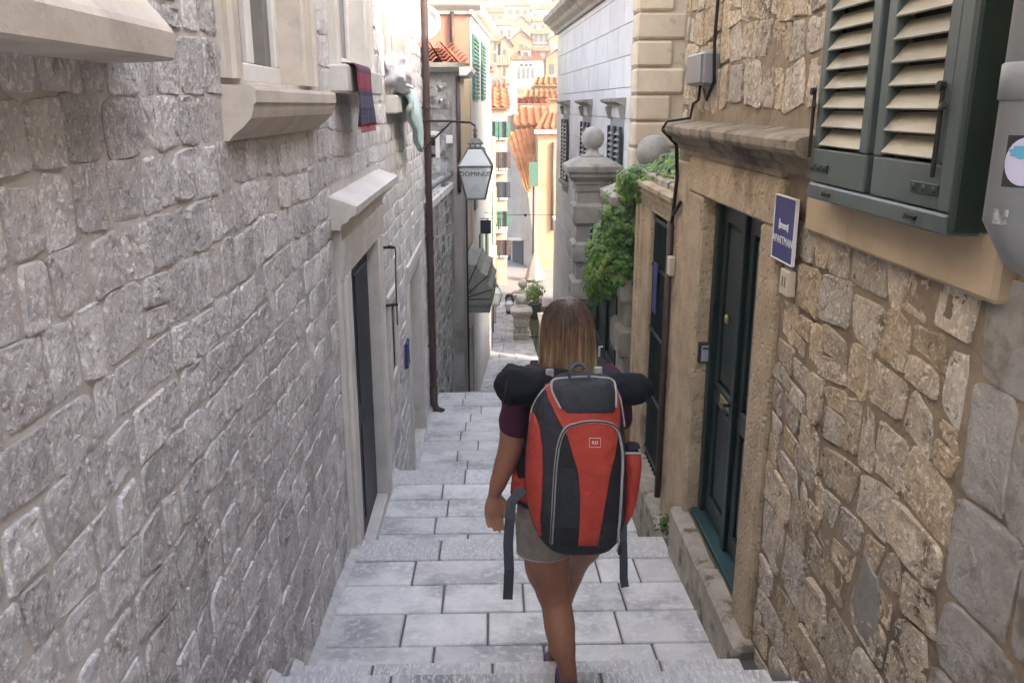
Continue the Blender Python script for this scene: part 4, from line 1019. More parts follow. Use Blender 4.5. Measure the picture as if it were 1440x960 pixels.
# quoins and cream front toward us
m_ = MB(); m_.box(PW(WY0,0,0)[0]+.02, 7, WY0-.02, WY0+.02, -4, 4.3); m_.build('front_wall', QUOIN, wh)
z = -2.2; k = 0
while z < 4.2:
    h = .355; L = .64 if k % 2 == 0 else .47; x0 = PW(WY0,0,0)[0]
    m_ = MB(); m_.cbox(x0-.03, x0+L, WY0-.09, WY0+(.38 if k % 2 else .3), z+.012, z+h-.012, .03); m_.build('quoin', QUOIN, wh)
    z += h; k += 1
wg = thing('garden_sun_blocker', (4.5,8.5,-2), 'unseen plain block added behind the ivy to keep the sun off the alley', 'house')  # added out of view to block direct sun from the left wall
m_ = MB(); m_.box(2.75, 8.9, 5.47, 11.6, -3, 5.6); m_.build('wall', MORTAR_R, wg); m_ = MB(); m_.box(2.65, 9, 5.47, 11.7, 5.6, 5.7); m_.build('roof', TILE, wg)
# masonry under the house, along the alley
gw = thing('garden_wall', (1.4, 14, -4), 'plain stone garden wall running on beside the steps below the gate piers', 'wall')
for k in range(5):
    y0, y1 = 12.1 + 2.6*k, 14.68 + 2.6*k; zt = -1.5 - .5*k
    m_ = MB(); m_.box(1.42, 2.2, y0, y1, -7, zt); m_.build('wall', PIER, gw)
    m_ = MB(); m_.box(1.37, 2.25, y0-.02, y1+.02, zt+.002, zt+.09); m_.build('coping', KERB, gw)
fw = thing('far_shade_wall', (2.9,30,-6), 'unseen high stone wall added behind the iron gate to shade the lower street', 'wall')  # hidden from the camera, added so the lower street falls in shade
m_ = MB(); m_.box(2.7, 3.2, 25.2, 37, -7, -2.1); m_.build('wall', PIER, fw); m_ = MB(); m_.box(2.65, 3.25, 25.15, 37.05, -2.098, -2.0); m_.build('coping', KERB, fw)
# ================================================================== further down on the left
def wallpoly(mb, p0, p1, z0, z1):
    mb.quad((p0[0],p0[1],z0),(p1[0],p1[1],z0),(p1[0],p1[1],z1),(p0[0],p0[1],z1))
def tiled_roof(name, A, B, C, D, mat, parent, pitch=.22, amp=.05, rows_=None, thick=.05):
    """barrel tile roof on the quad A B (eave) C D (ridge): ribs run from eave to ridge"""
    A, B, C, D = map(Vector, (A, B, C, D)); n = max(3, int((B-A).length/pitch)); up = (B-A).cross(D-A).normalized()
    if up.z < 0: up = -up
    m_ = MB(); sub = 6; L = ((D-A).length + (C-B).length)/2; nr = rows_ or max(2, int(L/.38))
    prof = []
    for i in range(n*sub+1):
        u = i/(n*sub); ph = (i % sub)/sub*2*math.pi
        prof.append((u, amp*max(-.35, math.cos(ph))))
    for r_ in range(nr):
        v0, v1 = r_/nr, (r_+1.04)/nr; vs = []
        for v, dz in ((v0, .025+.01*amp/.05), (min(v1,1), 0)):
            for (u, q) in prof: vs.append(lerp(lerp(A,B,u), lerp(D,C,u), v) + up*(q+dz+thick*.2))
        k = len(prof); b0 = len(m_.v); m_.v.extend(tuple(x) for x in vs)
        for i in range(k-1):
            rib = (i + sub//2)//sub
            m_.f.append([b0+i, b0+i+1, b0+k+i+1, b0+k+i]); m_.r.append((math.sin(rib*12.9898+r_*78.233)*43758.5) % 1); m_.m.append(0)
    m_.quad(A - up*.05, B - up*.05, C - up*.05, D - up*.05)
    m_.quad(A - up*.05, B - up*.05, B + up*.02, A + up*.02)
    return smooth_angle(m_.build(name, mat, parent, fix=False), 50)
gwl = thing('terrace_wall', (-.8, 14, -2.5), 'mottled grey stone terrace wall with pale coping below the downpipe corner', 'wall')
TWP = [(XLf(y), y) for y in (11.62, 13, 14.5, 17.2)]
def PT(s, z, h): return (XLf(s) + .02 + h, s, z)
STONE_T = M('stone_mottled', (.40,.39,.37), (.26,.255,.24), 8, (.10,.10,.095), 3.5, (.5,.66), .93, [(14,.02),(48,.012)], .2, .03)
m_ = MB(); panel(m_, PT, 11.62, 17.2, -4.2, 1.28, [], .4, .01); m_.quad(PT(17.2,-4.2,0),(-3,17.2,-4.2),(-3,17.2,1.28),PT(17.2,1.28,0)); m_.quad(PT(11.62,1.28,0),PT(17.2,1.28,0),(-3,17.2,1.28),(-3,11.62,1.28))
tw = m_.build('wall', MORTAR_L, gwl, fix=False)
rg = random.Random(51); cells = course_cells(11.65, 17.2, lambda y: -1.7 - max(0, y-12.4)*.34, 1.2, [], (.16,.24), (.16,.42), rg, .02, 1.2, .1)
lay_stones(cells, PT, tw, lambda p, r: STONE_T, rg, (.006,.02), in_view, 120, 1.0, lambda d: 1)
m_ = MB(); m_.loft([[Vector(PT(s, z, h)) for h, z in [(-.3,1.26),(.06,1.26),(.06,1.36),(-.3,1.40)]] for s in (11.66, 14, 17.25)]); m_.build('coping', TRIM_W, gwl)
m_ = MB(); m_.tube([PT(11.8,1.5,-.05), PT(14.4,1.5,-.02), PT(17,1.46,-.02)], .05, 8); m_.tube([PT(13.9,1.36,-.02), PT(13.9,1.72,-.02)], .04, 6); m_.build('gutter_pipe', PIPEG, gwl, True)
# ---- grey rubble house with the low tiled roof
gh = thing('grey_house', (-1.5, 15, -2), 'small grey rubble house with orange barrel tile roof below the salmon house', 'house')
GY = 14.8; ex = onY(646, 95, GY).x
m_ = MB(); m_.box(-4, ex, GY, 17.4, -4, 3.28); m_.build('wall', GREYW, gh)
m_ = MB(); m_.box(ex-.13, ex+.012, GY-.012, GY+.3, -1, 3.28); m_.build('corner_plaster', GREYP, gh)
rg = random.Random(52)
m_ = MB()
for i in range(44):
    x = rg.uniform(-1.25, -.75); z = rg.uniform(1.5, 3.0); w_, h_ = rg.uniform(.06,.14), rg.uniform(.04,.08)
    m_.cur = rg.random(); m_.cbox(x-w_, x+w_, GY-.006-.0004*i, GY+.05, z-h_, z+h_, .01)
tag(m_.build('rubble', STONE_T, gh), kind='stuff')
m_ = MB(); m_.quad((ex+.004,GY+.3,1.2),(XLf(19.9)+.0,19.95,1.2),(XLf(19.9)+.0,19.95,3.2),(ex+.004,GY+.3,3.2)); m_.build('yellow_side', YELL, gh)
m_ = MB(); p0, p1 = onY(652,118,16.4), onY(660,163,16.4); 
for k in range(14):
    z = lerp(p1.z, p0.z, k/14); m_.box(XLf(16.4)+.0, XLf(16.4)+.05, 16.2, 16.9, z, z+.08)
m_.build('shutter', GREEN_SH, gh)
zr = 3.33
tiled_roof('roof', (-4,GY-.18,zr),(ex+.18,GY-.18,zr-.06),(ex-.25,17.4,3.72),(-4,17.4,3.98), TILE, gh, .26, .06)
m_ = MB(); prof = [(0,0),(.12,.0),(.2,.07),(.22,.14),(0,.14)]
m_.loft([[Vector((-4,GY-u,3.16+v)) for u, v in prof], [Vector((ex+.1,GY-u,3.16+v)) for u, v in prof]]); m_.build('eave', PIER, gh)
m_ = MB(); m_.loft([[Vector((ex+u,GY-.2,3.1+v)) for u, v in prof], [Vector((ex+u+.02,16.5,3.1+v)) for u, v in prof]]); m_.build('eave', TRIM_W, gh)
m_ = MB(); m_.tube([(ex-.03,GY-.05,3.1),(ex-.03,GY-.05,1.2)], .035, 8); m_.build('downpipe', IRON_BR, gh, True)
q0, q1 = onY(600,190,GY), onY(613,222,GY)
m_ = MB(); m_.box(q0.x,q1.x,GY-.01,GY+.02,q1.z,q0.z); wn = m_.build('window', DARK, gh)
m_ = MB(); m_.box(q0.x-.3,q1.x+.07,GY-.025,GY+.01,q0.z,q0.z+.06); m_.box(q1.x,q1.x+.07,GY-.026,GY+.01,q1.z,q0.z); m_.build('frame', TRIM_W, wn)
m_ = MB()
for i in range(5): m_.box(lerp(q0.x,q1.x,(i+.5)/5)-.005, lerp(q0.x,q1.x,(i+.5)/5)+.005, GY-.03,GY-.02,q1.z,q0.z)
m_.build('bars', IRON, wn)
sdh = thing('wall_flue', (-1.15,GY,2.1), 'pale rounded flue cover bolted to the grey rubble wall', 'flue cover')
q0, q1 = onY(594,125,GY), onY(608,166,GY); m_ = MB(); rings = []
for t, r_ in ((0,.55),(.3,.6),(.6,.9),(.8,1.),(.95,.85),(1,.5)):
    zz = lerp(q0.z, q1.z, t); rings.append([Vector(((q0.x+q1.x)/2 + math.cos(k*math.pi/8)*(q1.x-q0.x)*.5*r_, GY-.08+math.sin(k*math.pi/8)*.07, zz)) for k in range(16)])
m_.loft(rings); m_.build('cover', PIPEG, sdh, True)
m_ = MB(); m_.box(q0.x, q1.x, GY-.02, GY+.01, lerp(q0.z,q1.z,.45), lerp(q0.z,q1.z,.5)); m_.build('strap', IRON, sdh)
for k, (x_, y_) in enumerate(((621,123),(621,141))):
    p = onY(x_, y_, GY); t = thing('wall_lamp', (p.x,GY,p.z), ('tiny white wall lamp just below the eave of the grey rubble house', 'tiny white wall lamp beneath the other on the grey rubble house')[k], 'lamp', 'tiny lamps on the grey rubble house')
    m_ = MB(); m_.sphere((p.x,GY-.05,p.z), .024, 10, 8); m_.build('globe', WHITEP, t, True)
    m_ = MB(); m_.tube([(p.x,GY,p.z),(p.x,GY-.06,p.z)], .015, 6); m_.build('mount', IRON, t)
p = onY(632,196,GY); mbx = thing('meter_box', (p.x,GY,p.z-.1), 'white meter box on the corner of the grey rubble house', 'meter box')
m_ = MB(); m_.cbox(p.x-.055,p.x+.055,GY-.07,GY,p.z-.07,p.z+.07,.008); m_.build('case', WHITEP, mbx); m_ = MB(); m_.box(p.x-.04,p.x+.04,GY-.075,GY-.068,p.z-.05,p.z+.05); m_.build('lid', WHITEP, mbx)
# ---- salmon house
ph = thing('salmon_house', (-1.5,21,-3), 'salmon plastered house with white side wall and green louvred shutters', 'house')
PY = 20.0; ex = onY(660, 60, PY).x
m_ = MB(); m_.box(-5, ex, PY, 27, -5, 4.72); m_.build('front_wall', PINK, ph)
def PS(s, z, h):   # white side face, turning with the alley
    t = (s-PY)/7; return (lerp(ex, -.03, t) + .012 + h, s, z)
m_ = MB(); m_.quad(PS(PY,-5.5,0),PS(27,-5.5,0),PS(27,4.72,0),PS(PY,4.72,0)); m_.quad(PS(27,-5.5,0),(-5,27,-5.5),(-5,27,4.72),PS(27,4.72,0)); m_.build('white_side', WHITEW, ph)
m_ = MB(); prof = [(0,4.55),(.05,4.55),(.07,4.62),(.2,4.7),(.24,4.74),(.24,4.8),(0,4.86)]
m_.loft([[Vector(PS(s, z, h)) for h, z in prof] for s in (PY-.1, 27.1)]); m_.build('eave', TRIM_W, ph)
m_ = MB(); m_.loft([[Vector((x, PY-h, z)) for h, z in prof] for x in (-5, ex+.26)]); m_.build('eave', TRIM_W, ph)
for i in range(26): m_ = MB(); s = PY + .1 + i*.26; m_.add([PS(s,4.6,.01),PS(s+.11,4.6,.01),PS(s+.11,4.71,.01),PS(s,4.71,.01),PS(s,4.66,.18),PS(s+.11,4.66,.18),PS(s+.11,4.71,.18),PS(s,4.71,.18)], [(0,1,2,3),(4,5,6,7),(0,1,5,4),(1,2,6,5),(2,3,7,6),(3,0,4,7)]); m_.build('modillion', CREAM, ph)
tiled_roof('roof', (-5,PY-.25,4.86),(ex+.26,PY-.25,4.86),(-1,22.8,5.9),(-5,22.8,5.9), TILE, ph, .26, .07)
m_ = MB(); q = onY(636,30,PY); m_.tube([(q.x,PY-.05,4.6),(q.x,PY-.05,3.4)], .045, 8); m_.build('downpipe', IRON_BR, ph, True)
for s0, s1, z0, z1 in ((20.5,21.3,2.75,4.2),(21.35,22.15,2.75,4.2),(23.2,23.9,2.75,4.2),(23.95,24.6,2.75,4.2),(20.6,21.3,.2,1.5),(23.3,24.2,.2,1.5),(22,22.9,-2.2,-.6),(24.4,25.2,-2.2,-.6)):
    m_ = MB(); prof_s(m_, PS, [(.0,z0),(.045,z0),(.045,z1),(0,z1)], s0, s1); lf = m_.build('shutter', GREEN_SH, ph)
    if z0 > 2:
        z = z0 + .06
        while z < z1 - .08: m_ = MB(); prof_s(m_, PS, [(.045,z),(.075,z+.01),(.045,z+.06)], s0+.06, s1-.06); m_.build('slat', GREEN_SH, lf); z += .09
ds = thing('satellite_dish', (-1.2,13,3.5), 'white satellite dish half hidden by the brown downpipe', 'satellite dish')
c = onY(597,32,13.5); m_ = MB(); rings = []
for r_, dy in ((.02,.0),(.1,-.01),(.18,-.035),(.24,-.07),(.245,-.06),(.18,-.02),(.05,.02)): rings.append([c + Vector((r_*math.cos(2*math.pi*k/20), dy, r_*math.sin(2*math.pi*k/20))) for k in range(20)])
m_.loft(rings); m_.build('dish', WHITEP, ds, True); m_ = MB(); m_.tube([c+Vector((0,0,-.2)), c+Vector((.02,-.3,-.12)), c+Vector((.0,-.32,-.02))], .01, 6); m_.build('feed_arm', IRON, ds)
m_ = MB(); m_.tube([c, c+Vector((-.1,.3,-.05)), (-1.2,14.9,c.z-.4)], .02, 6); m_.build('mount', IRON, ds)
# ---- lower frontage: cream shop wall under the awning
cs = thing('shop_front', (-.5,18,-4.5), 'narrow cream plastered shop front below the canvas awning', 'house')
def PC(s, z, h): return (XLf(s) + h, s, z)
m_ = MB()
for s0, s1 in ((17.22,18.6),(18.6,19.9)): m_.quad(PC(s0,-6,0),PC(s1,-6,0),PC(s1,2.2,0),PC(s0,2.2,0))
m_.quad(PC(17.22,-6,0),(-3,17.22,-6),(-3,17.22,2.2),PC(17.22,2.2,0)); m_.build('wall', CREAM, cs)
for s0, s1 in ((17.6,18.3),(18.9,19.6)):
    m_ = MB(); prof_s(m_, PC, [(-.01,-5.5),(.02,-5.5),(.02,-2.4),(-.01,-2.4)], s0, s1); dd = m_.build('door', IRON_BR, cs)
    m_ = MB(); prof_s(m_, PC, [(-.01,-5.5),(.06,-5.5),(.06,-2.25),(-.01,-2.25)], s0-.14, s0); m_.build('jamb', TRIM_W, dd)
m_ = MB(); m_.tube([PC(17.25,-4.2,.06),PC(17.25,1.2,.06)], .05, 8); m_.build('downpipe', IRON, cs, True)
aw = thing('canvas_awning', (-.5,17.4,-2), 'folded grey canvas hood awning with lettered valance on the left frontage', 'awning')
AY = 17.3; c0 = onY(649,421,AY); c1 = onY(689,421,AY); r_ = c1.x - c0.x; z0 = c0.z; zA = onY(650,440,AY).z
hoops = []
for k, th in enumerate((0, 18, 42, 66, 86)):
    rr_ = r_*(1 if k < 4 else 1.05)*(1 + .35*math.sin(R(th))); o_ = Vector((math.cos(R(th))*rr_, 0, math.sin(R(th))*rr_))
    hoops.append((Vector((c0.x,AY,z0))+o_, Vector((c0.x+.12,AY+2.2,z0))+o_))
m_ = MB(); P0, P1 = Vector((c0.x,AY,z0)), Vector((c0.x+.12,AY+2.2,z0))
for (a0,a1),(b0,b1) in zip(hoops, hoops[1:]):
    ma, mb_ = (a0+b0)/2 + (P0-(a0+b0)/2)*.07, (a1+b1)/2 + (P1-(a1+b1)/2)*.07
    m_.quad(a0,a1,mb_,ma); m_.quad(ma,mb_,b1,b0); m_.quad(P0,a0,ma); m_.quad(P0,ma,b0); m_.quad(P1,a1,mb_); m_.quad(P1,mb_,b1)
m_.build('hood', CANVAS, aw, fix=False)
m_ = MB()
for a0, a1 in hoops: m_.tube([P0, a0, a1, P1], .012, 5)
m_.build('hoop', IRON, aw)
a0, a1 = hoops[0]; m_ = MB(); dz = Vector((0,0,zA-z0)); m_.quad(P0,a0,a0+dz,P0+dz); m_.quad(a0,a1,a1+dz,a0+dz); m_.build('valance', CANVAS, aw, fix=False)
for w_, u_ in (('LA', .12), ('DOMINICA', .58)): text('lettering', w_, .10, lerp(P0, a0, u_) + dz*.52 + Vector((0,-.01,0)), (1,0,0), (0,0,1), MATS.get('awning_print') or M('awning_print', (.05,.055,.06), rough=.9), aw)
# ---- far left frontage stepping into view
fl = thing('far_frontage', (0,30,-6), 'pale house front at the foot of the steps beyond the awning', 'house')
m_ = MB(); m_.box(-4,.02,27.2,31.5,-6,3.6); m_.build('wall', WHITEW, fl)
m_ = MB(); m_.box(-4,.16,31.5,36,-6,1.4); m_.build('wall', CREAM, fl)
tiled_roof('roof', (-4,27.1,3.62),(.1,27.1,3.62),(-1.2,29.3,4.3),(-4,29.3,4.3), TILE, fl, .3, .07)
for (s,z0,z1) in ((28,-4.8,-3.2),(28,-1.8,-.5),(30,-4.6,-3.2),(30,-1.5,-.3),(30,1,2.2)):
    m_ = MB(); m_.box(.015,.06,s,s+.9,z0,z1); m_.build('shutter', GREEN_SH if z0 > -3 else IRON_BR, fl)
for (s,z0,z1) in ((32.2,-4.9,-3.0),(34,-4.9,-3.2),(32.5,-1.7,-.4)):
    m_ = MB(); m_.box(.155,.2,s,s+.9,z0,z1); m_.build('shutter', PEACH, fl)
# lanterns on that frontage
lmat = MATS['lantern_metal']
p = onY(697,392,25.5); l2 = thing('street_lantern', (p.x,25.5,p.z-.7), 'white glazed street lantern on an arm just beyond the awning', 'lantern')
lantern(l2, p, .38, .80, lmat, None, FROST); m_ = MB(); m_.tube([(-.15,25.5,p.z+.05),(p.x,25.5,p.z+.05),(p.x,25.5,p.z-.02)], .015, 6); m_.build('arm', IRON, l2)
p = onY(716,415,29.5); l3 = thing('street_lantern', (p.x,29.5,p.z-.5), 'small street lantern fixed to the far ball topped pier', 'lantern')
lantern(l3, p, .30, .55, lmat, None, FROST); m_ = MB(); m_.tube([(p.x,29.5,p.z),(p.x+.2,29.8,p.z+.04),(p.x+.5,30,p.z-.05)], .015, 6); m_.build('arm', IRON, l3)
# overhead wire across the alley
cw = thing('overhead_wire', (.5,24,.0), 'thin black wire strung across the alley above the street lantern', 'wire')
a0, a1 = onY(655,297,24), onY(790,302,24); m_ = MB(); m_.tube([a0, lerp(a0,a1,.5)+Vector((0,0,-.06)), a1], .008, 5); m_.build('wire', BLACK, cw); m_ = MB(); m_.sphere(lerp(a0,a1,.62)+Vector((0,0,-.05)), .04, 8, 6); m_.build('insulator', BLACK, cw)
# ---- far gate piers, iron gate and potted shrub
pa, pb = onY(733,420,28.6), onY(735,399,31.4)
pier('far_gate_pier', pa.x, 28.6, .25, -6.3, pa.z-.36, .17, 'dark ball topped pier holding the far iron gate')
pier('far_gate_pier', pb.x, 31.4, .25, -6.3, pb.z-.36, .18, 'pale ball topped pier just behind the dark one')
ig = thing('iron_gate', (1.4,28.6,-6), 'black iron gate with pointed braces beside the dark ball topped pier', 'gate')
gx0 = pa.x + .25
for i in range(9): m_ = MB(); x = gx0 + i*.13; m_.tube([(x,28.5,-6.2),(x,28.5,-4.9+.05*(i%2))], .014, 5); m_.build('bar', IRON, ig)
for z in (-6,-5.1): m_ = MB(); m_.box(gx0,gx0+1.1,28.48,28.52,z-.02,z+.02); m_.build('rail', IRON, ig)
m_ = MB(); m_.tube([(gx0,28.46,-6),(gx0+.3,28.46,-5.1),(gx0+.6,28.46,-6)], .014, 5); m_.build('brace', IRON, ig)
def shrub(name, c, r, n, size, label, mat, cat='shrub', seed=1):
    t = thing(name, (c.x,c.y,c.z-r[2]), label, cat); g = random.Random(seed); m_ = MB()
    for i in range(n):
        v = Vector((g.gauss(0,1),g.gauss(0,1),g.gauss(0,1))).normalized(); q = g.uniform(.25,1.05)*(1+.3*mnoise.noise(v*2+c))
        leaf_quad(m_, c+Vector((v.x*r[0],v.y*r[1],v.z*r[2]))*q, (v+Vector((0,-.3,.7))).normalized(), size*g.uniform(.6,1.3), g)
    tag(m_.build('foliage', mat, t, fix=False), kind='stuff'); m_ = MB()
    for i in range(6): a = c+Vector((g.uniform(-.1,.1),0,-r[2]*1.3)); m_.tube([a, c+Vector((g.uniform(-.6,.6)*r[0],g.uniform(-.5,.5)*r[1],g.uniform(0,.7)*r[2]))], .012, 5)
    m_.build('stem', STEM, t); return t
c = onY(752,410,30); sb = shrub('potted_shrub', c, (.34,.34,.42), 700, .09, 'light green shrub in a pot behind the far piers', LEAF_L, 'shrub')
m_ = MB(); m_.lathe((c.x,30,c.z-1.0), [(.18,0),(.24,.5),(.27,.52),(.27,.58),(.2,.58)], 14); m_.build('pot', TEAL, sb, True)
bn = thing('waste_bin', (.75,33.5,-5.6), 'dark bin standing in the lower street near the small lantern', 'bin')
p0, p1 = onY(712,430,33.5), onY(722,456,33.5); m_ = MB(); cx = (p0.x+p1.x)/2; m_.lathe((cx,33.5,-5.62), [(.14,0),(.18,.75),(.2,.76),(.2,.84),(.1,.9)], 12); m_.build('body', DGREY, bn, True); m_ = MB(); m_.lathe((cx,33.5,-4.74), [(.17,0),(.16,.05),(.04,.09)], 12); m_.build('lid', IRON, bn, True)
# ================================================================== houses at the foot of the hill
def front(mb, x0, x1, y0, y1, Y, dep):
    p, q = onY(x0, y0, Y), onY(x1, y1, Y); mb.box(p.x, q.x, Y, Y+dep, q.z, p.z); return p, q
pc = thing('peach_house', (3,44,-5.7), 'peach house with grey side wall and steep yellowed tile roof across the lower street', 'house')
HY = 44.0; m_ = MB(); p = onY(757,182,HY); q = onY(840,182,HY); m_.box(p.x, 9, HY, HY+7, -6, p.z); m_.build('front_wall', PEACH, pc)
p2 = onY(712,178,HY+4); m_ = MB(); xa, xb = onY(713,300,HY+3).x, p.x
ztop0, ztop1 = onY(714,192,HY+3).z, onY(744,272,HY).z
m_.add([(xa,HY+3,-6),(xb+.02,HY-.02,-6),(xb+.02,HY-.02,ztop1+.9),(xb-.5,HY+.1,ztop1),(xa,HY+3,ztop0)], [(0,1,2,3,4)])
m_.add([(xa,HY+3,-6),(xa,HY+9,-6),(xa,HY+9,ztop0),(xa,HY+3,ztop0)], [(0,1,2,3)]); m_.build('side_wall', GREYP, pc)
e0 = onY(713,196,HY+3); e1 = onY(742,268,HY); r1 = onY(757,250,HY+.3); r0 = onY(752,172,HY+6); r00 = onY(722,172,HY+6)
tiled_roof('roof', onY(741,270,HY-.1), onY(758,254,HY-.1), onY(754,171,HY+4), onY(712,190,HY+3.2), TILE_Y, pc, .12, .07, 9)
a_, b_ = onY(754,182,HY-.2), onY(795,182,HY-.2)
tiled_roof('roof', a_, b_, onY(792,158,HY+3), onY(768,158,HY+3), TILE, pc, .34, .08)
m_ = MB(); m_.box(a_.x-.1, b_.x, HY-.25, HY+.05, a_.z-.22, a_.z-.02); m_.build('gutter', PIER, pc)
m_ = MB(); q = onY(778,200,HY); m_.tube([(q.x,HY-.1,q.z),(q.x,HY-.1,-3.6)], .07, 8); m_.build('downpipe', IRON_BR, pc, True)
q0, q1 = onY(723,338,HY+1.9), onY(736,384,HY+1.9); d_ = Vector((xb-xa,-3,0)).normalized(); nn = Vector((d_.y,-d_.x,0))
def side_rect(x0,y0,x1,y1,mat,name,out=.05,par=pc):
    def hit(x,y):
        r_ = ray(x,y); n = nn; p0_ = Vector((xa,HY+3,0)); t = (p0_-CAM).dot(n)/r_.dot(n); return CAM + r_*t
    P_ = [hit(x0,y1), hit(x1,y1), hit(x1,y0), hit(x0,y0)]; m_ = MB(); s_ = nn if nn.y < 0 else -nn
    m_.loft([[v for v in P_], [v + s_*out for v in P_]]); return m_.build(name, mat, par)
wn = side_rect(722,338,736,384,SH_N,'window',.06); side_rect(720,334,738,338,TRIM_L,'hood',.25,wn); side_rect(720,384,738,388,TRIM_L,'sill',.2,wn)
for x0,x1,y0,y1 in ((713,718,335,385),(749,753,300,340)): side_rect(x0,y0,x1,y1,SH_N,'window',.05)
m_ = MB(); p_, q_ = onY(757,376,HY), onY(786,387,HY); m_.box(p_.x, q_.x+1, HY-1.4, HY-.01, q_.z, q_.z+.3); m_.build('shop_canopy', WHITEW, pc)
m_ = MB(); p_, q_ = onY(759,388,HY), onY(784,396,HY); m_.box(p_.x, q_.x, HY-1.2, HY-.02, q_.z, p_.z); m_.build('shop_window', DARK, pc)
gs = thing('street_sign', (2,43.5,-2), 'tall dark green signboard on a post in front of the peach house', 'sign')
p_, q_ = onY(744,228,43.2), onY(757,262,43.2); m_ = MB(); m_.box(p_.x,q_.x,43.2,43.3,q_.z,p_.z); m_.build('board', GREEN_SH, gs); m_ = MB(); m_.tube([((p_.x+q_.x)/2,43.25,q_.z),((p_.x+q_.x)/2,43.25,-5.65)], .05, 6); m_.build('post', IRON, gs)
HW_UMB = M('umbrella_canvas', (.22,.21,.20), rough=.9)
un = thing('white_umbrella', (1.9,41,-5.6), 'white folded parasol beside the peach house shop', 'umbrella')
p_ = onY(752,375,41); m_ = MB(); m_.lathe((p_.x,41,p_.z-.6), [(.5,0),(.34,.55),(.1,1.2),(.02,1.35)], 8); m_.build('canopy', HW_UMB, un); m_ = MB(); m_.tube([(p_.x,41,-5.62),(p_.x,41,p_.z+.6)], .04, 6); m_.build('pole', IRON, un)
nh = thing('narrow_house', (.3,40,-5.7), 'narrow tall pinkish house closing the view at the foot of the steps', 'house')
NY = 40.; n0, n1 = onY(676,152,NY), onY(713,152,NY); NWALL = M('plaster_pinkish', (.36,.27,.215), (.31,.225,.175), 1.4, (.24,.18,.145), .9, (.52,.7), .9, [(6,.01)])
m_ = MB(); m_.box(n0.x, n1.x, NY, NY+2.8, -6, n0.z); m_.build('wall', NWALL, nh)
tiled_roof('roof', (n0.x-.15,NY-.2,n0.z),(n1.x+.15,NY-.2,n0.z),(n1.x+.1,NY+2.6,n0.z+.9),(n0.x-.1,NY+2.6,n0.z+.9), TILE, nh, .3, .07, 5)
for j in range(6):
    zc_ = n0.z - .95 - j*1.35
    for cx in (lerp(n0.x,n1.x,.52), lerp(n0.x,n1.x,.83)):
        if zc_ < -5: continue
        m_ = MB(); m_.box(cx-.15,cx+.15,NY-.03,NY+.02,zc_-.36,zc_+.36); wn = m_.build('window', DARK, nh)
        m_ = MB(); m_.box(cx-.22,cx+.22,NY-.12,NY-.005,zc_-.45,zc_-.37); m_.build('sill', TRIM_L, wn)
        for s in (-1, 1): m_ = MB(); m_.box(cx+s*.26-.09,cx+s*.26+.09,NY-.07,NY-.01,zc_-.36,zc_+.36); m_.build('shutter', (GREEN_SH, IRON_BR, SH_N)[j % 3], wn)
    if j in (1, 3):
        m_ = MB(); m_.box(n0.x+.2,n1.x-.05,NY-.5,NY-.01,zc_-.58,zc_-.5); bl = m_.build('balcony', TRIM_L, nh)
        for i in range(9): m_ = MB(); x = lerp(n0.x+.25,n1.x-.1,i/8); m_.tube([(x,NY-.47,zc_-.5),(x,NY-.47,zc_+.05)], .015, 4); m_.build('baluster', IRON, bl)
        m_ = MB(); m_.box(n0.x+.2,n1.x-.05,NY-.49,NY-.45,zc_+.05,zc_+.08); m_.build('rail', IRON, bl)
for nm, px_, py_, Yq, xw, lab in (('hanging_sign',683,318,22.5,-.32,'small dark hanging sign on the white wall beyond the awning'),('hanging_sign',692,352,27.8,.02,'little pale hanging sign on the far frontage by the lantern')):
    q = onY(px_, py_, Yq); t = thing(nm, (q.x,Yq,q.z), lab, 'sign')
    m_ = MB(); m_.cbox(q.x-.14,q.x+.14,Yq-.02,Yq+.02,q.z-.2,q.z+.16,.006); m_.build('board', DGREY if Yq < 25 else CREAMP, t); m_ = MB(); m_.tube([(xw-.1,Yq,q.z+.2),(q.x+.16,Yq,q.z+.2)], .012, 5); m_.build('bracket', IRON, t)
# ---- terrain
def hz(y):
    return pl([(-200,-9),(52,-9),(53,-5.7),(62,-5.7),(75,-3.2),(330,38),(520,95),(900,260)], y)
m_ = MB(); ys = [-120,-40,0,30,50,53,58,64]+[70+8*i for i in range(34)]+[380,440,520,640,760,900]; xs = [-500,-300,-160,-90,-60]+[-40+8*i for i in range(13)]+[70,110,180,300,500]
vs = [(x, y, hz(y) + (0 if y < 60 else 1.2*mnoise.noise(Vector((x*.02,y*.02,0))))) for y in ys for x in xs]; nx = len(xs)
m_.add(vs, [(j*nx+i, j*nx+i+1, (j+1)*nx+i+1, (j+1)*nx+i) for j in range(len(ys)-1) for i in range(nx-1)])
HILL = M('hillside_ground', (.16,.13,.09), (.11,.11,.065), .08, (.08,.09,.045), .05, (.5,.6), .95)
tag(m_.build('hillside', HILL, None, True, False), kind='structure')
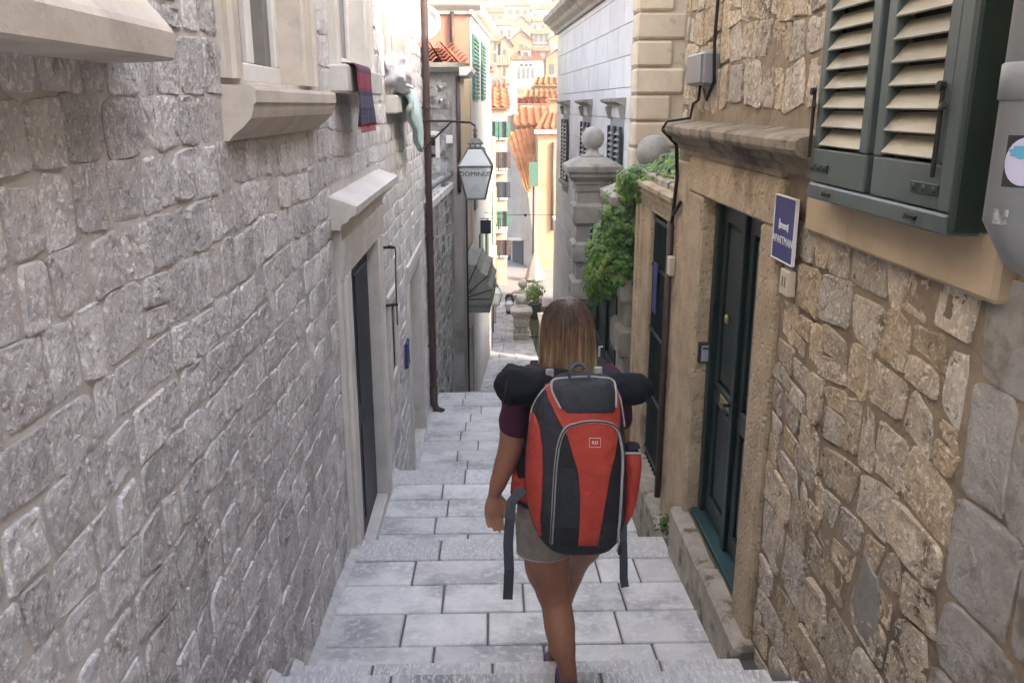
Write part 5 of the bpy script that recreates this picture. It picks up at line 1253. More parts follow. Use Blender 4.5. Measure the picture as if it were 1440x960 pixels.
# ---- houses on the hillside
HW = {'w': WHITEW, 'c': CREAM, 'p': PINK, 'o': PEACH, 'g': GREYP, 'y': YELL}
HW['o'] = M('far_wall_orange', (.28,.15,.085), (.24,.125,.07), .4, rough=.9); HW['y'] = M('far_wall_ochre', (.28,.20,.11), (.24,.17,.09), .4, rough=.9); HW['c'] = M('far_wall_tan', (.24,.165,.105), (.20,.135,.085), .4, rough=.9); HW['g'] = M('far_wall_stone', (.20,.165,.125), (.16,.13,.10), .4, rough=.9); HW['p'] = M('far_wall_pink', (.26,.15,.11), (.23,.13,.095), .4, rough=.9)
DW = M('far_window', (.05,.055,.06), rough=.3)
FT = M('far_roof_tile', (.30,.085,.034), (.24,.066,.028), .9, (.33,.16,.085), .35, (.45,.65), .9, [(1.5,.05)], .2)
FT2 = M('far_roof_weathered', (.30,.165,.09), (.25,.13,.07), .9, (.24,.17,.11), .35, (.45,.65), .9, [(1.5,.05)], .2)
def ground_hit(x, y):
    r_ = ray(x, y); t = 60.
    for i in range(4000):
        p = CAM + r_*(t/r_.y)
        if p.z <= hz(p.y) + .3: return p.y
        t += .25
        if t > 500: break
    return 480
NH = [0]
def far_house(x0, x1, ytop, ybase, yroof, wall, roof, kind='gable', wins=(2,1), label='', Y=None, dep=None, chim=False):
    Y = Y or ground_hit((x0+x1)/2, ybase)
    p, q = onY(x0, ytop, Y), onY(x1, ybase, Y); dep = dep or max(5., (q.x-p.x)*.8); zr_ = onY(x0, yroof, Y).z
    t = thing('hill_house', ((p.x+q.x)/2, Y, q.z), label, 'house', 'houses on the far hillside')
    m_ = MB(); m_.box(p.x, q.x, Y, Y+dep, q.z-3, p.z); 
    xm = (p.x+q.x)/2; ov = .3; rm = FT if roof == 'r' else FT2
    if kind == 'front': m_.add([(p.x,Y,p.z),(q.x,Y,p.z),(xm,Y,zr_)], [(0,1,2)])
    m_.build('wall', HW[wall], t)
    sp = max(.35, (q.x-p.x)/26); am = sp*.22
    if kind == 'gable': 
        zz = p.z + (zr_-p.z)*1.0; ym = Y+dep/2
        tiled_roof('roof', (p.x-ov,Y-ov,p.z),(q.x+ov,Y-ov,p.z),(q.x+ov,ym,zz+.3),(p.x-ov,ym,zz+.3), rm, t, sp, am, 6); tiled_roof('roof', (q.x+ov,Y+dep+ov,p.z),(p.x-ov,Y+dep+ov,p.z),(p.x-ov,ym,zz+.3),(q.x+ov,ym,zz+.3), rm, t, sp*3, am, 2)
    elif kind == 'hip':
        k = min((q.x-p.x)*.3, dep*.4); ym = Y+dep/2; zz = zr_
        tiled_roof('roof', (p.x-ov,Y-ov,p.z),(q.x+ov,Y-ov,p.z),(q.x-k,ym,zz),(p.x+k,ym,zz), rm, t, sp, am, 6)
        m_ = MB(); m_.quad((p.x-ov,Y-ov,p.z),(p.x-ov,Y+dep+ov,p.z),(p.x+k,ym,zz)); m_.quad((q.x+ov,Y-ov,p.z),(q.x+ov,Y+dep+ov,p.z),(q.x-k,ym,zz)); m_.quad((p.x-ov,Y+dep+ov,p.z),(q.x+ov,Y+dep+ov,p.z),(q.x-k,ym,zz),(p.x+k,ym,zz)); m_.build('roof_side', rm, t)
    else:
        tiled_roof('roof', (p.x-ov,Y+dep,p.z-.15),(p.x-ov,Y-ov,p.z-.15),(xm,Y-ov,zr_+.1),(xm,Y+dep,zr_+.1), rm, t, sp, am, 5); tiled_roof('roof', (q.x+ov,Y-ov,p.z-.15),(q.x+ov,Y+dep,p.z-.15),(xm,Y+dep,zr_+.1),(xm,Y-ov,zr_+.1), rm, t, sp, am, 5)
    W_, Hh = q.x-p.x, p.z-q.z; nx_, ny_ = wins
    for i in range(nx_):
        for j in range(ny_):
            cx = p.x + W_*(i+.5)/nx_; cz = q.z + Hh*(j+.55)/ny_; ww, wh_ = min(.55, W_*.1), min(.75, Hh*.28/max(1,ny_*.6))
            m_ = MB(); m_.box(cx-ww,cx+ww,Y-.06,Y+.02,cz-wh_,cz+wh_); wn = m_.build('window', DW, t); m_ = MB(); m_.box(cx-ww-.12,cx+ww+.12,Y-.16,Y-.01,cz-wh_-.16,cz-wh_-.002); m_.build('sill', TRIM_W, wn)
    if chim: m_ = MB(); m_.box(p.x+W_*.25,p.x+W_*.25+.7,Y+dep*.4,Y+dep*.4+.7,p.z,zr_+1.0); m_.build('chimney', CREAM, t)
    return t, p, q, Y
far_house(703,716,92,128,80,'g','w','gable',(1,2),'bluish grey annex at the side of the white lancet window house')
t_, p_, q_, Y_ = far_house(716,763,84,122,68,'w','r','hip',(0,0),'white house with four tall lancet windows and a red hipped roof with dormer')
for i in range(4):
    cx = lerp(p_.x, q_.x, .30 + .4*i/3); w_ = (q_.x-p_.x)*.045; z0 = lerp(q_.z, p_.z, .30); z1 = lerp(q_.z, p_.z, .62)
    m_ = MB(); m_.add([(cx-w_,Y_-.08,z0),(cx+w_,Y_-.08,z0),(cx+w_,Y_-.08,z1),(cx,Y_-.08,z1+w_*2.2),(cx-w_,Y_-.08,z1)], [(0,1,2,3,4)]); wn = m_.build('lancet_window', M('lancet_grey', (.10,.105,.125), rough=.4) if i == 0 else MATS['lancet_grey'], t_)
    m_ = MB(); m_.tube([(cx+w_*1.25,Y_-.1,z0),(cx+w_*1.25,Y_-.1,z1)], w_*.16, 6); m_.build('colonnette', TRIM_W, wn)
for i in range(3):
    cx = lerp(p_.x, q_.x, .37 + .27*i/2); m_ = MB(); zc_ = lerp(q_.z, p_.z, .80); m_.lathe((cx,Y_-.05,zc_), [(.24,-.02),(.24,.02)], 8); 
    m_ = MB(); m_.add([(cx+.24*math.cos(k*math.pi/4),Y_-.09,zc_+.24*math.sin(k*math.pi/4)) for k in range(8)], [tuple(range(8))]); m_.build('roundel', DW, t_)
cx = lerp(p_.x,q_.x,.5); zc_ = lerp(p_.z, onY(740,68,Y_).z, .2); m_ = MB(); m_.box(cx-.7,cx+.7,Y_+.6,Y_+3,zc_-.3,zc_+1.0); dm = m_.build('dormer', WHITEW, t_)
m_ = MB(); m_.box(cx-.35,cx+.35,Y_+.54,Y_+.62,zc_-.05,zc_+.75); m_.build('pane', DW, dm); m_ = MB(); m_.add([(cx-.9,Y_+.5,zc_+.95),(cx+.9,Y_+.5,zc_+.95),(cx,Y_+.5,zc_+1.6),(cx-.9,Y_+3.2,zc_+.95),(cx+.9,Y_+3.2,zc_+.95),(cx,Y_+3.2,zc_+1.6)], [(0,1,2),(0,2,5,3),(1,2,5,4)]); m_.build('dormer_roof', FT, dm)
for a in [
 (718,748,56,84,44,'o','w','front',(1,1),'tan gabled house standing right behind the white lancet window house'),
 (688,704,58,92,50,'c','w','gable',(1,2),'cream house with weathered tan roof left of the gabled tan house'),
 (700,720,64,92,52,'c','w','front',(1,1),'low cream gable front wedged beside the gabled tan house'),
 (752,774,72,104,66,'g','w','gable',(2,2),'grey stone house with broken roofline right of the lancet window house'),
 (768,800,82,118,70,'o','r','front',(2,1),'orange house with red gable right of the grey stone house'),
 (750,772,48,74,42,'c','w','gable',(3,2),'cream tenement with three small windows above the grey stone house'),
 (772,800,56,82,46,'c','w','front',(2,1),'cream gable house behind the orange house'),
 (750,776,30,52,24,'p','w','gable',(3,1),'pink house with three dark windows high on the slope'),
 (748,792,14,34,4,'w','r','gable',(4,1),'long white house with bright red dormered roof near the top of the slope'),
 (722,744,34,58,24,'y','w','front',(1,1),'yellowish gable house above the tan gable'),
 (700,722,36,62,28,'w','w','gable',(2,1),'white house with pale roof above the cream gables'),
 (678,708,18,40,10,'o','r','gable',(3,1),'dusty pink house with red roof and white vent high on the slope'),
 (712,744,8,30,-2,'c','w','hip',(3,1),'broad cream house near the top of the slope'),
 (780,820,0,26,-10,'c','r','gable',(2,1),'cream house on the upper slope beside the red dormered roof'),
 (690,716,-6,14,-14,'g','w','gable',(2,1),'grey house among the topmost roofs'),
 (650,684,0,30,-12,'c','r','gable',(2,2),'cream house partly hidden behind the salmon house'),
]: far_house(*a[:10], chim=(a[0] % 3 == 0)) if len(a) == 10 else far_house(*a)
# nearer roofs between the peach house and the slope
def roof_block(x0,x1,yw,yb,yr,Y,wall,mat,label,dep=5,side=0):
    p,q = onY(x0,yw,Y), onY(x1,yb,Y); zr_ = onY(x0,yr,Y).z
    t = thing('town_house', ((p.x+q.x)/2,Y,q.z), label, 'house'); m_ = MB(); m_.box(p.x,q.x,Y,Y+dep,min(q.z,-6),p.z); m_.build('wall', HW[wall], t)
    k = side*(q.x-p.x)
    tiled_roof('roof', (p.x-.2,Y-.25,p.z),(q.x+.2,Y-.25,p.z),(q.x+.2+min(0,k),Y+dep*.6,zr_),(p.x-.2+max(0,k),Y+dep*.6,zr_), mat, t, .34, .08, 7); return t,p,q
roof_block(680,711,150,300,131,52,'w',TILE,'white walled house with a small red pyramid roof behind the green shutters',5,.45)
roof_block(684,714,130,300,115,60,'c',TILE,'cream house with red roof behind the pyramid roof',6,.2)
t_,p_,q_ = roof_block(727,768,146,300,136,50.5,'w',TILE,'white wall with air conditioner under a narrow orange roof')
ac_ = thing('air_conditioner', ((p_.x+q_.x)/2,50.4,p_.z-.8), 'white air conditioner with round fan on the white wall above the roofs', 'air conditioner')
a_, b_ = onY(731,149,50.3), onY(749,159,50.3); m_ = MB(); m_.cbox(a_.x,b_.x,50.1,50.5,b_.z,a_.z,.03); m_.build('case', WHITEP, ac_); m_ = MB(); c = onY(738.5,153.5,50.08); rr_ = .15
m_.add([(c.x+rr_*math.cos(k*math.pi/10),50.08,c.z+rr_*math.sin(k*math.pi/10)) for k in range(20)], [tuple(range(20))]); m_.build('fan', DGREY, ac_)
roof_block(728,768,176,300,151,47.6,'c',TILE,'low house with bright orange roof below the air conditioner',3.5,0)
roof_block(752,800,120,300,105,56,'c',TILE_Y,'house with pale yellow tile roof rising beside the white ashlar house',6,.2)
roof_block(740,800,139,300,126,53,'c',TILE_Y,'house with yellow orange roof stepping below the pale one',4,.1)
tt = thing('white_tower', (1.5,49,-6), 'slim white chimney stack like tower left of the orange roofs', 'tower'); p_, q_ = onY(711,128,48.8), onY(727,300,48.8)
m_ = MB(); m_.box(p_.x,q_.x,48.8,50,-6,p_.z); m_.build('shaft', CREAM, tt); m_ = MB(); m_.box(p_.x-.06,q_.x+.06,48.7,50.1,p_.z-1.3,p_.z-1.15); m_.build('band', TRIM_W, tt); m_ = MB(); m_.box(p_.x+.05,q_.x-.05,48.85,49.9,p_.z,p_.z+.25); m_.build('cap', WHITEW, tt)
# ---- sunlit haze over the town
m_ = MB(); m_.box(-520,520,-130,910,-12,300); hzm = bpy.data.materials.new('haze_air'); hzm.use_nodes = True; t = hzm.node_tree; t.nodes.clear()
out = t.nodes.new('ShaderNodeOutputMaterial'); pv = t.nodes.new('ShaderNodeVolumePrincipled'); pv.inputs['Color'].default_value = (.95,.93,.92,1); pv.inputs['Density'].default_value = .0009; pv.inputs['Anisotropy'].default_value = .0
t.links.new(pv.outputs[0], out.inputs['Volume'])
tag(m_.build('haze', hzm, None), kind='stuff')
# ================================================================== the walker
from mathutils.bvhtree import BVHTree
SKIN = M('skin_tanned', (.35,.165,.105), (.29,.13,.082), 9, (.39,.19,.125), 4, (.5,.7), .5, [(160,.0006)], spec=.4, sub=.08)
SHIRT = M('shirt_maroon', (.075,.022,.045), (.055,.016,.034), 18, rough=.9, bump=[(14,.006),(200,.0006)])
SHORTS = M('shorts_grey', (.27,.235,.205), (.21,.185,.16), 16, rough=.9, bump=[(18,.008),(240,.0006)])
PACKD = M('pack_slate', (.030,.034,.041), (.022,.025,.031), 30, rough=.7, bump=[(11,.014),(30,.006),(260,.0006)])
PACKB = M('pack_black', (.014,.015,.018), (.02,.021,.024), 30, rough=.7, bump=[(12,.004),(260,.0006)])
PACKR = M('pack_red', (.43,.052,.034), (.37,.043,.029), 22, rough=.65, bump=[(11,.016),(30,.006),(260,.0006)])
PIPING = M('pack_piping', (.36,.37,.35), (.27,.275,.265), 30, rough=.6)
ROLL = M('roll_navy_nylon', (.007,.009,.013), (.012,.014,.019), 14, rough=.8, bump=[(10,.010),(26,.006)], spec=.2, stretch=(.6,1,1))
WEB = M('strap_webbing', (.055,.06,.07), (.045,.05,.058), 60, rough=.8, bump=[(300,.0005)])
SHOE = M('shoe_purple', (.13,.07,.19), (.10,.055,.15), 20, rough=.8, bump=[(120,.0015)])
SOLE = M('shoe_sole', (.06,.06,.06), rough=.85)
def remesh(o, vox, it=6, fac=.5):
    md = o.modifiers.new('r', 'REMESH'); md.mode = 'VOXEL'; md.voxel_size = vox
    s = o.modifiers.new('s', 'SMOOTH'); s.factor = fac; s.iterations = it
    me = bpy.data.meshes.new_from_object(o.evaluated_get(bpy.context.evaluated_depsgraph_get()))
    mats = [m for m in o.data.materials]; o.modifiers.clear(); old = o.data; o.data = me; bpy.data.meshes.remove(old)
    me.materials.clear()
    for m in mats: me.materials.append(m)
    me.polygons.foreach_set('use_smooth', [True]*len(me.polygons)); return o
def ell(mb, secs, n=28, e=2.):
    rings = []
    for (c, rx, ry) in secs:
        r_ = []
        for k in range(n):
            t = 2*math.pi*k/n; a, b = math.cos(t), math.sin(t)
            r_.append(Vector(c) + Vector((math.copysign(abs(a)**(2/e), a)*rx, math.copysign(abs(b)**(2/e), b)*ry, 0)))
        rings.append(r_)
    mb.loft(rings)
def limb(mb, pts, n=18):
    """smooth tube through (point, radius) with rounded ends"""
    P_ = [Vector(p) for p, r_ in pts]; Q = [r_ for p, r_ in pts]; out = []; rad = []
    for i in range(len(P_)-1):
        p0, p1, p2, p3 = P_[max(i-1,0)], P_[i], P_[i+1], P_[min(i+2,len(P_)-1)]
        for k in range(5):
            t = k/5; out.append(.5*((2*p1)+(p2-p0)*t+(2*p0-5*p1+4*p2-p3)*t*t+(3*p1-p0-3*p2+p3)*t**3)); rad.append(lerp(Q[i],Q[i+1],t*t*(3-2*t)))
    out.append(P_[-1]); rad.append(Q[-1])
    d0 = (out[0]-out[1]).normalized(); d1 = (out[-1]-out[-2]).normalized()
    pre = [(out[0]+d0*rad[0]*s, rad[0]*c) for s, c in ((.95,.2),(.8,.6),(.45,.89))]; post = [(out[-1]+d1*rad[-1]*s, rad[-1]*c) for s, c in ((.45,.89),(.8,.6),(.95,.2))]
    mb.tube([p for p, _ in pre]+out+[p for p, _ in post], [r_ for _, r_ in pre]+rad+[r_ for _, r_ in post], n)
PXC = .275
per = thing('person', (PXC, 2.9, .42), 'walker in maroon shirt and grey shorts stepping down the stairs, seen from behind', 'person')
body = MB()
ell(body, [((PXC,2.96,1.06),.12,.10),((PXC,2.955,1.12),.16,.118),((PXC,2.955,1.20),.168,.12),((PXC,2.96,1.29),.150,.105),((PXC,2.965,1.37),.135,.098),((PXC,2.965,1.50),.148,.108),((PXC,2.96,1.60),.158,.108),((PXC,2.955,1.675),.15,.092),((PXC,2.955,1.715),.10,.07),((PXC,2.96,1.75),.06,.058),((PXC,2.975,1.80),.055,.056),((PXC,2.985,1.84),.05,.055)])
# head: skull, jaw, nose, ears
ell(body, [((PXC,3.02,1.745),.022,.03),((PXC,3.02,1.755),.042,.052),((PXC,3.01,1.79),.060,.078),((PXC,3.0,1.83),.070,.09),((PXC,2.99,1.87),.074,.096),((PXC,2.985,1.905),.070,.090),((PXC,2.985,1.93),.055,.070),((PXC,2.985,1.946),.03,.04)])
limb(body, [((PXC,3.088,1.855),.010),((PXC,3.104,1.83),.013),((PXC,3.098,1.818),.012)], 10)
limb(body, [((PXC-.02,3.082,1.79),.009),((PXC,3.09,1.79),.011),((PXC+.02,3.082,1.79),.009)], 8)
for s in (-1, 1): limb(body, [((PXC+s*.072,2.995,1.865),.012),((PXC+s*.078,2.99,1.845),.014),((PXC+s*.074,3.0,1.822),.010)], 8); limb(body, [((PXC+s*.03,3.07,1.862),.016),((PXC+s*.03,3.072,1.858),.016)], 8)
# legs
LL = [((.205,2.95,1.14),.098),(onY(769,790,2.945),.088),(onY(777,826,2.94),.070),(onY(783,852,2.92),.060),(onY(787,880,2.87),.060),(onY(791,908,2.83),.051),(onY(797,934,2.80),.036),(onY(800,956,2.79),.031)]
limb(body, LL, 22)
RL = [((.355,2.96,1.14),.098),((.366,3.05,.98),.082),((.338,3.16,.82),.062),((.326,3.20,.74),.056),((.29,3.26,.58),.055),((.28,3.33,.40),.045),((.278,3.38,.26),.033),((.278,3.40,.16),.031)]
limb(body, RL, 22)
lank = Vector(LL[-1][0])
limb(body, [((lank.x,lank.y,.50),.033),((lank.x,lank.y+.06,.47),.034),((lank.x,lank.y+.15,.45),.028)], 12)
limb(body, [((.278,3.40,.14),.033),((.278,3.46,.09),.034),((.28,3.55,.07),.028)], 12)
# left arm and hand
sh_ = Vector((.118,2.945,1.655))
AL = [(sh_,.055),(onY(724,590,2.94),.050),(onY(718,628,2.945),.046),(onY(711,650,2.955),.042),(onY(702,675,2.965),.034),(onY(696,692,2.975),.0255)]
limb(body, AL, 18)
W = Vector(AL[-1][0]); dn = Vector((-.06,-.05,-1)).normalized(); ax = Vector((1,.15,0)); ax = (ax - dn*ax.dot(dn)).normalized(); pn = dn.cross(ax)   # pn: normal of the palm
if pn.y > 0: pn = -pn
def ring(c, rx, ry, n=14): return [c + ax*(math.cos(2*math.pi*k/n)*rx) + pn*(math.sin(2*math.pi*k/n)*ry) for k in range(n)]
body.loft([ring(W-dn*.01,.024,.022), ring(W+dn*.012,.027,.020), ring(W+dn*.04,.036,.020), ring(W+dn*.068,.039,.018), ring(W+dn*.086,.036,.014), ring(W+dn*.092,.026,.009)])
for k, (off, ln, cu) in enumerate(((-.029,.060,.22),(-.010,.074,.20),(.010,.078,.18),(.029,.070,.16))):
    b0 = W + dn*.078 + ax*off; d = dn; p = b0; pts = [(b0-dn*.02,.0085),(b0,.0088)]
    for j, fr in enumerate((.45,.3,.25)):
        d = (d + pn*cu*(1+.4*j) + ax*.10).normalized(); p = p + d*ln*fr; pts.append((p, .0082-.0008*j))
    limb(body, pts, 9)
tb = W + dn*.03 + ax*.03; limb(body, [(W+dn*.02+ax*.012,.014),(tb+pn*.006,.0125),(tb+dn*.03+ax*.016+pn*.014,.0105),(tb+dn*.058+ax*.010+pn*.024,.0088)], 10)
# right arm bends forward to the shoulder strap
AR = [((.432,2.945,1.655),.055),((.455,2.93,1.52),.048),((.462,2.925,1.42),.043),((.452,2.985,1.41),.041),((.43,3.10,1.47),.032),((.42,3.16,1.50),.026)]
limb(body, AR, 18)
Wr = Vector(AR[-1][0]); d2 = Vector((-.35,.7,.45)).normalized(); a2 = Vector((0,-.5,.86)).cross(d2).normalized(); n2 = d2.cross(a2)
body.loft([[Wr + d2*t + a2*(math.cos(2*math.pi*k/12)*rx) + n2*(math.sin(2*math.pi*k/12)*.018) for k in range(12)] for t, rx in ((0,.024),(.03,.034),(.06,.038),(.085,.034))])
for off, ln in ((-.028,.055),(-.009,.066),(.010,.07),(.028,.06)):
    p = Wr + d2*.075 + a2*off; d = d2; pts = [(p-d2*.02,.0085),(p,.0088)]
    for j, fr in enumerate((.42,.32,.26)): d = (d - n2*(.75+.2*j)).normalized(); p = p + d*ln*fr; pts.append((p,.0082))
    limb(body, pts, 8)
limb(body, [(Wr+d2*.02-a2*.02,.013),(Wr+d2*.05-a2*.045-n2*.01,.0105),(Wr+d2*.075-a2*.045-n2*.03,.009)], 8)
bo = body.build('body', SKIN, per); remesh(bo, .0055, 5)
# eyes
for s in (-1, 1): m_ = MB(); m_.sphere((PXC+s*.03,3.078,1.862), .011, 12, 8); m_.build('eye', DGREY, per, True)
# shirt
m_ = MB()
ell(m_, [((PXC,2.955,1.17),.182,.134),((PXC,2.96,1.27),.168,.124),((PXC,2.965,1.37),.155,.115),((PXC,2.965,1.50),.164,.122),((PXC,2.96,1.60),.172,.120),((PXC,2.955,1.68),.162,.104),((PXC,2.955,1.722),.112,.082),((PXC,2.958,1.745),.072,.068)], 36)
limb(m_, [(sh_+Vector((.03,0,.01)),.068),(sh_+Vector((-.002,0,-.03)),.067),(onY(727,585,2.94),.064),(onY(725,594,2.94),.064)], 20)
limb(m_, [((.41,2.945,1.665),.068),((.435,2.94,1.62),.067),((.452,2.93,1.53),.062)], 20)
so_ = m_.build('shirt', SHIRT, per); remesh(so_, .008, 3)
# shorts
m_ = MB()
ell(m_, [((PXC,2.955,1.09),.185,.14),((PXC,2.955,1.15),.186,.14),((PXC,2.955,1.22),.18,.134),((PXC,2.96,1.29),.165,.122)], 36, 2.2)
lh0, lh1 = Vector((.192,2.95,1.13)), Vector(onY(765,776,2.935)); rh0, rh1 = Vector((.362,2.96,1.13)), Vector((.366,3.01,1.03))
m_.tube([lh0, lerp(lh0,lh1,.5), lh1], [.112,.108,.104], 24); m_.tube([rh0, lerp(rh0,rh1,.5), rh1], [.108,.103,.099], 24)
ss = m_.build('shorts', SHORTS, per); remesh(ss, .007, 2)
HEM = M('shorts_hem', (.36,.33,.30), rough=.9)
for c, r_, u in ((lh1,.1035,lh1-lh0),(rh1,.0985,rh1-rh0)):
    m_ = MB(); u = u.normalized(); a = u.cross(Vector((0,1,0))).normalized(); b = u.cross(a); m_.tube([c - u*.006 + (a*math.cos(2*math.pi*k/28)+b*math.sin(2*math.pi*k/28))*r_ for k in range(29)], .0035, 6); m_.build('hem', HEM, per)
# shoes
def shoe(c, z0, zt):
    m_ = MB(); rings = []
    for y, w_, h_ in ((-.075,.018,.05),(-.068,.033,.085),(-.03,.037,.10),(.02,.037,.085),(.07,.041,.066),(.12,.043,.055),(.155,.034,.046),(.172,.016,.03)):
        rings.append([Vector((c.x + w_*math.cos(t_), c.y + y, z0 + .02 + max(0, h_*(.5+.5*math.sin(t_))))) for t_ in [2*math.pi*k/16 for k in range(16)]])
    m_.loft(rings); o = m_.build('shoe', SHOE, per); remesh(o, .006, 4)
    m_ = MB(); pts = [(0,-.08),(.03,-.07),(.037,-.02),(.037,.05),(.045,.11),(.038,.155),(.012,.178)]; pts = pts + [(-x, y) for x, y in pts[::-1]]
    m_.loft([[Vector((c.x+x,c.y+y,z)) for x, y in pts] for z in (z0+.002, z0+.026)]); m_.build('shoe_sole', SOLE, o)
shoe(Vector((lank.x, lank.y+.01, 0)), .42, .5); shoe(Vector((.279,3.42,0)), .03, .1)
# hair
def hair_mat():
    m, t, b = new_mat('hair_brown_blonde'); N = t.nodes; L = t.links
    g = N.new('ShaderNodeNewGeometry'); sp = N.new('ShaderNodeSeparateXYZ'); L.new(g.outputs['Position'], sp.inputs[0])
    mr = N.new('ShaderNodeMapRange'); mr.inputs[1].default_value = 1.70; mr.inputs[2].default_value = 1.93; L.new(sp.outputs[2], mr.inputs[0])
    cr = N.new('ShaderNodeValToRGB'); L.new(mr.outputs[0], cr.inputs[0]); E3 = cr.color_ramp.elements
    E3[0].color = (.46,.31,.17,1); E3[1].color = (.058,.031,.019,1); e = E3.new(.55); e.color = (.21,.122,.066,1)
    mp = N.new('ShaderNodeMapping'); mp.inputs['Scale'].default_value = (1,1,.06); L.new(g.outputs['Position'], mp.inputs[0])
    n = N.new('ShaderNodeTexNoise'); n.inputs['Scale'].default_value = 130; n.inputs['Detail'].default_value = 4; L.new(mp.outputs[0], n.inputs['Vector'])
    n3 = N.new('ShaderNodeTexNoise'); n3.inputs['Scale'].default_value = 38; L.new(mp.outputs[0], n3.inputs['Vector'])
    ml = N.new('ShaderNodeMath'); ml.operation = 'MULTIPLY'; L.new(n.outputs[0], ml.inputs[0]); L.new(n3.outputs[0], ml.inputs[1])
    m4 = N.new('ShaderNodeMapRange'); m4.inputs[1].default_value = .12; m4.inputs[2].default_value = .42; m4.inputs[3].default_value = .35; m4.inputs[4].default_value = 1.9; L.new(ml.outputs[0], m4.inputs[0])
    at = N.new('ShaderNodeAttribute'); at.attribute_name = 'rnd'
    m5 = N.new('ShaderNodeMapRange'); m5.inputs[3].default_value = .75; m5.inputs[4].default_value = 1.5; L.new(at.outputs['Fac'], m5.inputs[0])
    m6 = N.new('ShaderNodeMath'); m6.operation = 'MULTIPLY'; L.new(m4.outputs[0], m6.inputs[0]); L.new(m5.outputs[0], m6.inputs[1])
    hs = N.new('ShaderNodeHueSaturation'); L.new(m6.outputs[0], hs.inputs['Value']); L.new(cr.outputs[0], hs.inputs['Color']); L.new(hs.outputs[0], b.inputs['Base Color'])
    b.inputs['Roughness'].default_value = .42; b.inputs['Specular IOR Level'].default_value = .5
    bp = N.new('ShaderNodeBump'); bp.inputs['Distance'].default_value = .006; L.new(n.outputs[0], bp.inputs['Height']); L.new(bp.outputs[0], b.inputs['Normal'])
    return m
HAIR = hair_mat()
HS = [(1.964,.006,.008,2.985),(1.958,.038,.050,2.985),(1.945,.058,.074,2.984),(1.92,.076,.094,2.982),(1.89,.086,.102,2.978),(1.85,.088,.104,2.972),(1.81,.091,.098,2.965),(1.76,.094,.088,2.955),(1.715,.097,.080,2.946),(1.672,.096,.074,2.938)]
def hair_pt(th, t, out=0.):
    f = t*(len(HS)-1); i = min(int(f), len(HS)-2); u = f - i
    z, rx, ry, cy = (lerp(a, b, u) for a, b in zip(HS[i], HS[i+1]))
    return Vector((PXC - .003 + (rx+out)*math.cos(th), cy + (ry+out)*math.sin(th), z))
m_ = MB(); rings = []
A0, A1 = math.pi*.93, math.pi*2.07       # the back of the head; it stays open over the face
for i in range(28):
    t = i/27; row = []
    for k in range(48):
        th = 2*math.pi*k/48; fr = math.sin(th)
        p = hair_pt(th, t, .0025*math.sin(th*31+t*3) + .007*mnoise.noise(Vector((math.cos(th)*3, math.sin(th)*3, t*1.5))) + .004*mnoise.noise(Vector((math.cos(th)*9, math.sin(th)*9, t*2))) - (.004*math.exp(-((th-4.66)/.05)**2) if t < .55 else 0))
        if fr > .25 and t > .35: p = hair_pt(th, t, -.028)   # face side tucked in
        row.append(p)
    rings.append(row)
m_.loft(rings); hb = m_.build('hair', HAIR, per, True)
rg = random.Random(77); m_ = MB()
for i in range(1100):
    th = rg.uniform(math.pi*.98, math.pi*2.02); lo = rg.uniform(.9, 1.06); t0 = rg.uniform(.02,.4); ph = rg.uniform(0,6); wv = rg.uniform(0,.004); of = rg.uniform(.0,.004) if i % 9 else rg.uniform(.004,.012)
    dth = rg.uniform(-.05,.05); pts = []
    for j in range(9):
        t = lerp(t0, min(lo, 1.0), j/8); p = hair_pt(th + dth*t + .02*math.sin(t*5+ph), min(t, 1), of + wv*math.sin(t*6+ph))
        if j == 8 and lo > 1: p.z -= (lo-1)*.35
        pts.append(p)
    m_.cur = rg.random(); m_.tube(pts, [.0009,.0013,.0015,.0015,.0015,.0014,.0013,.001,.0004], 3, False)
tag(m_.build('strands', HAIR, hb, True, False), kind='stuff')
# ================================================================== backpack
bk = thing('backpack', (.28,2.7,1.15), 'large red and slate hiking backpack with grey zips worn by the walker', 'backpack')
rowsP = [(531,796,846,.05),(535,781,859,.085),(543,768,866,.105),(558,756,872,.12),(586,746,876,.135),(620,741,879,.145),(662,738,880,.15),(700,739,880,.15),(733,748,878,.14),(752,758,871,.125),(765,770,861,.10),(770,782,850,.07)]
secs = []
for y_, xl, xr, ry in rowsP:
    a, b = onY(xl, y_, 2.69), onY(xr, y_, 2.69); secs.append((Vector(((a.x+b.x)/2, 2.71, a.z)), (b.x-a.x)/2, ry))
fine = []
for i in range(len(secs)-1):
    for k in range(4):
        t = k/4; fine.append((lerp(secs[i][0],secs[i+1][0],t), lerp(secs[i][1],secs[i+1][1],t), lerp(secs[i][2],secs[i+1][2],t)))
fine.append(secs[-1])
m_ = MB(); ell(m_, fine, 64, 2.9); hull = m_.build('pack_body', PACKD, bk, True)
s_ = hull.modifiers.new('s', 'SMOOTH'); s_.iterations = 6; s_.factor = .5
me = bpy.data.meshes.new_from_object(hull.evaluated_get(bpy.context.evaluated_depsgraph_get())); hull.modifiers.clear(); hull.data = me; me.polygons.foreach_set('use_smooth', [True]*len(me.polygons))
hp = wpos(hull); bvh = BVHTree.FromPolygons([v.co + hp for v in me.vertices], [tuple(p.vertices) for p in me.polygons])
def onpack(x, y, off=0.):
    loc, nrm, i, d = bvh.ray_cast(CAM, ray(x, y).normalized())
    if loc is None:
        loc, nrm, i, d = bvh.find_nearest(onY(x, y, 2.66))
    if nrm.dot(loc-CAM) > 0: nrm = -nrm
    return loc + nrm*off
